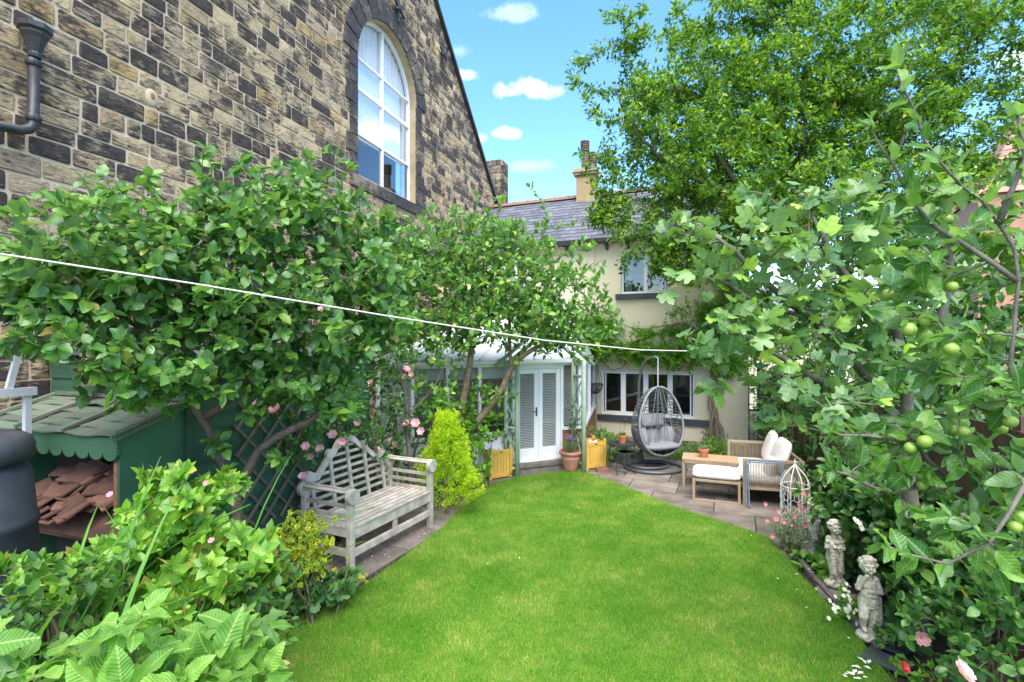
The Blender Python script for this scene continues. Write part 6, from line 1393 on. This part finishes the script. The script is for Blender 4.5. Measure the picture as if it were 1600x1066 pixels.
# jasmine on the arch sides
t, tw = bush('jasmine_climber', 'white flowered climber growing up the left side of the green arch', 'climber', [S_(795, 690, 8.95, 12, 35, .1), S_(790, 640, 8.95, 12, 30, .1), S_(798, 730, 8.9, 10, 10, .1)], 110, .045, T_low, ml_ivy, spacing=.04, stems=3); flowers(t, [Vector(q[-1]) for q in tw[::5]], .014, m_daisy, 5, 1, .2)
t, tw = bush('jasmine_climber', 'white flowered climber growing up the right side of the green arch', 'climber', [S_(898, 655, 9.45, 11, 30, .1), S_(902, 690, 9.4, 13, 22, .1)], 110, .045, T_low, ml_ivy, spacing=.04, stems=3); flowers(t, [Vector(q[-1]) for q in tw[::5]], .014, m_daisy, 5, 1, .2)
# wisteria on the house front
hw = FH.w(FH.px(1118), -.12); t = thing('wisteria_climber', 'wisteria with thick twisted trunk and bright leaves trained across the cream house', 'climber', (hw.x, hw.y, 0))
def HP(px, py, off=.14): u, z = FH.px(px, py, -off); return tuple(FH.w(u, -off, z))
limbs = [([HP(1122, 720), HP(1120, 660), HP(1112, 620), HP(1116, 580), HP(1108, 545), HP(1090, 520), HP(1060, 505), HP(1030, 520), HP(990, 535), HP(950, 545), HP(905, 560)], .075, .02), ([HP(1108, 715, .2), HP(1112, 660, .2), HP(1120, 610, .2), HP(1110, 570, .2), HP(1130, 510, .2), HP(1140, 460, .2)], .06, .02), ([HP(1128, 722, .2), HP(1126, 670, .18), HP(1108, 630, .2), HP(1118, 590)], .05, .03), ([HP(960, 548), HP(980, 568), HP(955, 578), HP(940, 560)], .02, .01), ([HP(1060, 505), HP(1000, 515), HP(960, 500), HP(935, 490)], .02, .008)]
ells = []
for (px, py, rx, ry) in [(930, 510, 38, 25), (960, 545, 50, 14), (1010, 552, 40, 16), (1060, 560, 45, 18), (1100, 540, 45, 25), (1135, 500, 40, 40), (1090, 490, 40, 14), (1010, 518, 22, 7), (1050, 512, 30, 9), (1130, 570, 35, 20), (925, 540, 30, 15), (1150, 450, 25, 30), (900, 530, 22, 16)]:
    c = np.array(HP(px, py, .3)); k = c[1]/FP; ells.append((c, np.array([rx*k, .16, ry*k])))
ch, tw, nl = grow(limbs, targets(ells, 900, 6, .25), rise=.0, step=.15); wood(t, ch, nl, m_wist, m_wist); lv = Leaves(); leafy(lv, tw, .07, .20, .8, .9, .1, .4, .2, 3, .3, .9); scatter(t, lv, T_pin, ml_wis, 300)
# plants along the house wall
bush('herb_clump', 'bright green leafy plants behind the round side table', 'plant', [S_(945, 690, 10.2, 20, 18, .2), S_(975, 695, 10.2, 22, 18, .2), S_(960, 715, 10.0, 20, 12, .2), S_(935, 672, 10.3, 12, 10, .15)], 260, .06, T_low, ml_wis, spacing=.035, stems=6)
bush('ground_plants', 'low green plants at the foot of the cream wall behind the coffee table', 'plant', [S_(1090, 705, 10.2, 45, 14, .3), S_(1130, 700, 10.0, 30, 18, .3), S_(1060, 712, 10.3, 28, 9, .2)], 420, .055, T_low, ml_wis, spacing=.035, stems=8)
bush('ground_plants', 'low yellowish plants beneath the hanging egg chair', 'plant', [S_(1005, 712, 10.5, 22, 9, .2), S_(1040, 715, 10.6, 25, 7, .2)], 180, .05, T_low, ml_hyd, spacing=.035, stems=6)
bush('thin_shrub', 'spindly shrub against the cream wall left of the vine trunk', 'shrub', [S_(1103, 675, 10.9, 6, 20, .06)], 36, .05, T_low, ml_ivy, spacing=.06, stems=3)
tr_ = G(985, 724); tr_ = P(985, 716, 9.95); t = thing('trough_planter', 'low grey green trough planter behind the side table', 'planter', (tr_.x-.1, 9.95, 0), -.35); part('trough', MB().lathe((0, 0, 0), [(.30, 0), (.33, .24), (.30, .24), (.29, .2)], 4), mat('grey_green_trough', (.16, .19, .15), (.11, .13, .1), .7), t); part('compost', MB().bb(-.2, .2, -.2, .2, .15, .2), m_soil, t)
# pots
lp = G(891, 738); t = thing('lavender_pot', 'large footed terracotta pot of lavender by the conservatory step', 'pot', (lp.x, lp.y, 0)); r = .19
part('pot', MB().lathe((0, 0, .04), [(.105, 0), (.12, .03), (.165, .20), (.172, .21), (.172, .235), (.165, .245), (.178, .29), (.20, .30), (.205, .325), (.195, .345), (.17, .345), (.165, .31), (0, .31)], 32), m_terra2, t, smooth=False)
for k in range(3): a = -math.pi/2+.4+k*2*math.pi/3; part('foot', MB().box((.11*math.cos(a), .11*math.sin(a), .02), (.07, .05, .04), a), m_terra2, t, bevel=.008)
lv = Leaves(); m = 900; a = RNG.random(m)*6.28; f = RNG.random(m); d = np.stack([np.cos(a)*f*.8, np.sin(a)*f*.8, np.full(m, 1.0)], 1); p = np.array([lp.x, lp.y, .36])+np.stack([np.cos(a)*f*.05, np.sin(a)*f*.05, np.zeros(m)], 1)+d*RNG.random((m, 1))*.14; lv.add(p, d, RNG.normal(size=(m, 3)), .05*(.6+.8*RNG.random(m))); scatter(t, lv, [lowleaf(.09, .1, 0)], ml_lav, 0, sname='leaves')
lv = Leaves(); p = []; 
for k in range(26):
    a, f = random.uniform(0, 6.28), random.random(); q = np.array([lp.x+math.cos(a)*f*.13, lp.y+math.sin(a)*f*.13, .56+.07*random.random()]); m = 16; lv.add(q+np.stack([RNG.normal(size=m)*.006, RNG.normal(size=m)*.006, RNG.random(m)*.05], 1), RNG.normal(size=(m, 3)), RNG.normal(size=(m, 3)), np.full(m, .018))
    part('flower_stem', MB().tube([(math.cos(a)*f*.04, math.sin(a)*f*.04, .36), (q[0]-lp.x, q[1]-lp.y, q[2])], .0025, 4), m_twig, t)
scatter(t, lv, [lowleaf(.3, .1, 0)], m_mauve, 0, sname='flower_heads')
def smallpot(loc, label, r, h, m_leaf, kind):
    t = thing('potted_plant', label, 'pot', loc); part('pot', MB().lathe((0, 0, 0), [(r*.68, 0), (r*.88, h*.72), (r*1.0, h*.73), (r*1.0, h), (r*.88, h), (r*.85, h*.88), (0, h*.88)], 24), m_terra, t); lv = Leaves(); m = 60 if kind else 34
    a = RNG.random(m)*6.28; f = RNG.random(m); d = np.stack([np.cos(a), np.sin(a), .6+RNG.random(m)*1.5], 1); base = np.array(loc)+np.array([0, 0, h*.9]); p = base+np.stack([np.cos(a)*f*r*.5, np.sin(a)*f*r*.5, np.zeros(m)], 1); lv.add(p, d, RNG.normal(size=(m, 3)), .07*(.6+.7*RNG.random(m))); scatter(t, lv, [lowleaf(.12, .2, .2)], m_leaf, 0, sname='leaves'); return t
t = smallpot((st.x, st.y, .535), 'small terracotta pot with thin flower stalks on the round side table', .085, .15, ml_ivy, 0)
for sx in (-.03, .03, .05): part('flower_stalk', MB().tube([(0, 0, .13), (sx, 0, .25), (sx*1.5, 0, .42)], .003, 4).ball((sx*1.5, 0, .43), .01, 6, 4), m_twig, t)
q = FTb.w(.30, .17, .47); smallpot((q.x, q.y, .472), 'small bright terracotta pot with trailing succulent on the coffee table', .085, .145, ml_lav, 1)
# right boundary mass: ivy and hedge on the fence
bush('ivy_hedge', 'dense bright ivy hanging over the fence right of the sofa', 'hedge', [S_(1210, 620, 9.0, 30, 70, .4), S_(1240, 560, 8.5, 45, 60, .4), S_(1230, 690, 8.3, 32, 30, .3), S_(1290, 650, 7.6, 50, 60, .4), S_(1200, 520, 9.2, 40, 50, .4), S_(1290, 560, 8, 60, 60, .4)], 700, .085, T_low, ml_ivy, spacing=.035, stems=8, base=(4.7, 8.6))
bush('laurel_hedge', 'tall dark green hedge mass behind the fig along the right boundary', 'hedge', [S_(1400, 560, 6.2, 90, 110, .5), S_(1500, 560, 5.6, 100, 130, .5), S_(1600, 500, 5.2, 100, 150, .5), S_(1380, 700, 6.0, 80, 60, .4), S_(1500, 720, 5.0, 100, 70, .4), S_(1640, 700, 4.4, 100, 100, .4), S_(1500, 420, 6.0, 80, 60, .4), S_(1370, 455, 6.4, 90, 45, .3), S_(1290, 480, 6.8, 70, 40, .3), S_(1450, 400, 6.4, 60, 40, .3), S_(1450, 640, 5.4, 120, 60, .4), S_(1560, 620, 4.6, 100, 80, .3), S_(1560, 780, 4.3, 90, 60, .3)], 1500, .10, T_mid, ml_dark, spacing=.05, stems=10, base=(4.3, 5.6))
t, tw = bush('viburnum_shrub', 'broad glossy leaved shrub behind the two nearest cherubs', 'shrub', [S_(1330, 800, 5.2, 55, 45, .3), S_(1400, 830, 4.6, 60, 60, .3), S_(1480, 900, 4.2, 60, 45, .3), S_(1385, 870, 5.0, 35, 45, .2), S_(1500, 860, 3.8, 90, 70, .35), S_(1310, 860, 5.4, 28, 35, .2)], 520, .11, T_plum, ml_dark, spacing=.065, stems=9, parts_n=300, base=(3.5, 4.7))
flowers(t, [P(*q) for q in [(1338, 815, 4.7), (1345, 822, 4.7)]], .06, m_daisy, 6, 1, .2)
t, tw = bush('viburnum_shrub', 'lighter shrub with seed heads between the birdcage and the apple tree', 'shrub', [S_(1300, 765, 6.2, 45, 30, .25), S_(1360, 770, 5.5, 50, 35, .25), S_(1285, 800, 6.3, 22, 30, .2), S_(1420, 780, 4.8, 50, 40, .3)], 300, .10, T_mid, ml_ivy, spacing=.06, stems=7, base=(4.1, 6.0))
t, tw = bush('penstemon_plant', 'spiky border plant dotted with coral flowers beside the lawn and patio corner', 'plant', [S_(1232, 825, 5.8, 26, 26, .15), S_(1222, 842, 5.8, 18, 14, .12), S_(1252, 845, 5.6, 18, 18, .12)], 260, .055, [lowleaf(.11, .1, .2)], ml_lav, spacing=.03, stems=8, up=.7)
flowers(t, [P(q[0], q[1], 5.6) for q in [(1216, 800, 6.2), (1199, 815, 6.2), (1212, 812, 6.2), (1195, 788, 6.2), (1255, 798, 6.0), (1262, 836, 5.7), (1258, 822, 5.7), (1224, 816, 6.0), (1236, 821, 6.0), (1254, 772, 6.1), (1268, 834, 5.7), (1241, 808, 6.0), (1206, 838, 6.0), (1250, 790, 6.1)]], .028, m_pinkf, 6, 2, .4)
bush('hosta_plant', 'small yellowish leaved plant at the lawn edge left of the middle cherub', 'plant', [S_(1262, 885, 5.4, 18, 12, .1), S_(1245, 870, 5.7, 14, 8, .1), S_(1288, 890, 5.2, 15, 14, .1)], 60, .10, T_mid, ml_hyd, spacing=.07, stems=5)
bush('hellebore_plant', 'dark leaved clump between the middle and farthest cherubs', 'plant', [S_(1330, 880, 5.2, 16, 26, .12), S_(1250, 850, 6.1, 14, 14, .12), S_(1275, 850, 5.9, 12, 10, .1)], 80, .11, T_mid, ml_dark, spacing=.06, stems=5)
t, tw = bush('bellis_daisies', 'clump of white daisies between the two nearest cherubs', 'flowers', [S_(1322, 950, 4.35, 24, 12, .14), S_(1330, 935, 4.5, 14, 10, .1)], 60, .045, T_mid, ml_wis, spacing=.04, stems=5)
flowers(t, [P(1322+random.gauss(0, 15), 945+random.gauss(0, 15), 4.25+random.uniform(-.1, .1)) for _ in range(30)], .019, m_daisy, 10, 2, .25)
t, tw = bush('rose_bush', 'rose bush with big pink blooms in the bottom right corner', 'rose', [S_(1480, 960, 3.2, 70, 60, .25), S_(1560, 940, 2.9, 70, 70, .25), S_(1550, 1030, 2.7, 80, 40, .2), S_(1475, 930, 3.6, 45, 40, .2), S_(1600, 880, 2.8, 60, 70, .25)], 240, .06, T_plum, ml_rosel, spacing=.06, stems=8, parts_n=300, base=(2.75, 3.0), bark=m_twig)
flowers(t, [P(1503, 1052, 2.6)], .075, m_rose, 7, 4, .45); flowers(t, [P(1438, 997, 3.3), (P(1443, 1000, 3.3))], .04, m_rose, 6, 3, .8)
t, tw = bush('rose_plant', 'small red flowered plant near the nearest cherub at the bottom', 'rose', [S_(1425, 1050, 3.3, 24, 12, .1), S_(1455, 1060, 3.2, 24, 12, .1)], 50, .05, T_low, ml_wis, spacing=.04, stems=4); flowers(t, [P(1411, 1043, 3.25)], .032, m_redf, 6, 3, .5)
bush('ground_cover', 'low leafy seedlings in the bare soil behind the nearest cherub', 'plant', [S_(1400, 990, 3.9, 30, 10, .2), S_(1400, 950, 4.2, 24, 16, .15), S_(1430, 1000, 3.6, 24, 10, .15), S_(1300, 905, 5.0, 10, 6, .1)], 110, .06, T_mid, ml_rosel, spacing=.06, stems=6)
# fallen petals
mb = MB()
def litter(px, py, n, sx, sy, s, Y0=None):
    for _ in range(n):
        q = G(px+random.gauss(0, sx), py+random.gauss(0, sy), .07); a = random.uniform(0, 6.28); w = s*random.uniform(.6, 1.2)
        c, d = math.cos(a)*w, math.sin(a)*w; mb.add([(q.x-c, q.y-d, q.z), (q.x+d*.5, q.y-c*.5, q.z+w*.3), (q.x+c, q.y+d, q.z+.004), (q.x-d*.5, q.y+c*.5, q.z+w*.2)], [(0, 1, 2, 3)])
for k in range(12): litter(random.uniform(760, 1250), random.uniform(765, 960), 1, 2, 2, .016)
litter(1342, 1048, 16, 12, 9, .026)
for k in range(10): litter(random.uniform(1190, 1330), random.uniform(870, 1000), 1, 2, 2, .018)
o = part('fallen_petals', mesh_of('fallen_petals', mb), m_daisy, None, kind='stuff'); tag(o, 'scattered pale petals fallen on the lawn and border edge', 'petals')
mb = MB()
for k in range(160):
    q = FB.w(random.uniform(-.3, 1.6), random.uniform(-.1, .8)); a = random.uniform(0, 6.28); w = random.uniform(.006, .016); c, d = math.cos(a)*w, math.sin(a)*w; mb.add([(q.x-c, q.y-d, .022), (q.x+d*.6, q.y-c*.6, .026), (q.x+c, q.y+d, .022), (q.x-d*.6, q.y+c*.6, .024)], [(0, 1, 2, 3)])
o = part('fallen_blossom', mesh_of('fallen_blossom', mb), m_rose, None, kind='stuff'); tag(o, 'pale rose petals littering the flagstones under the bench', 'petals')
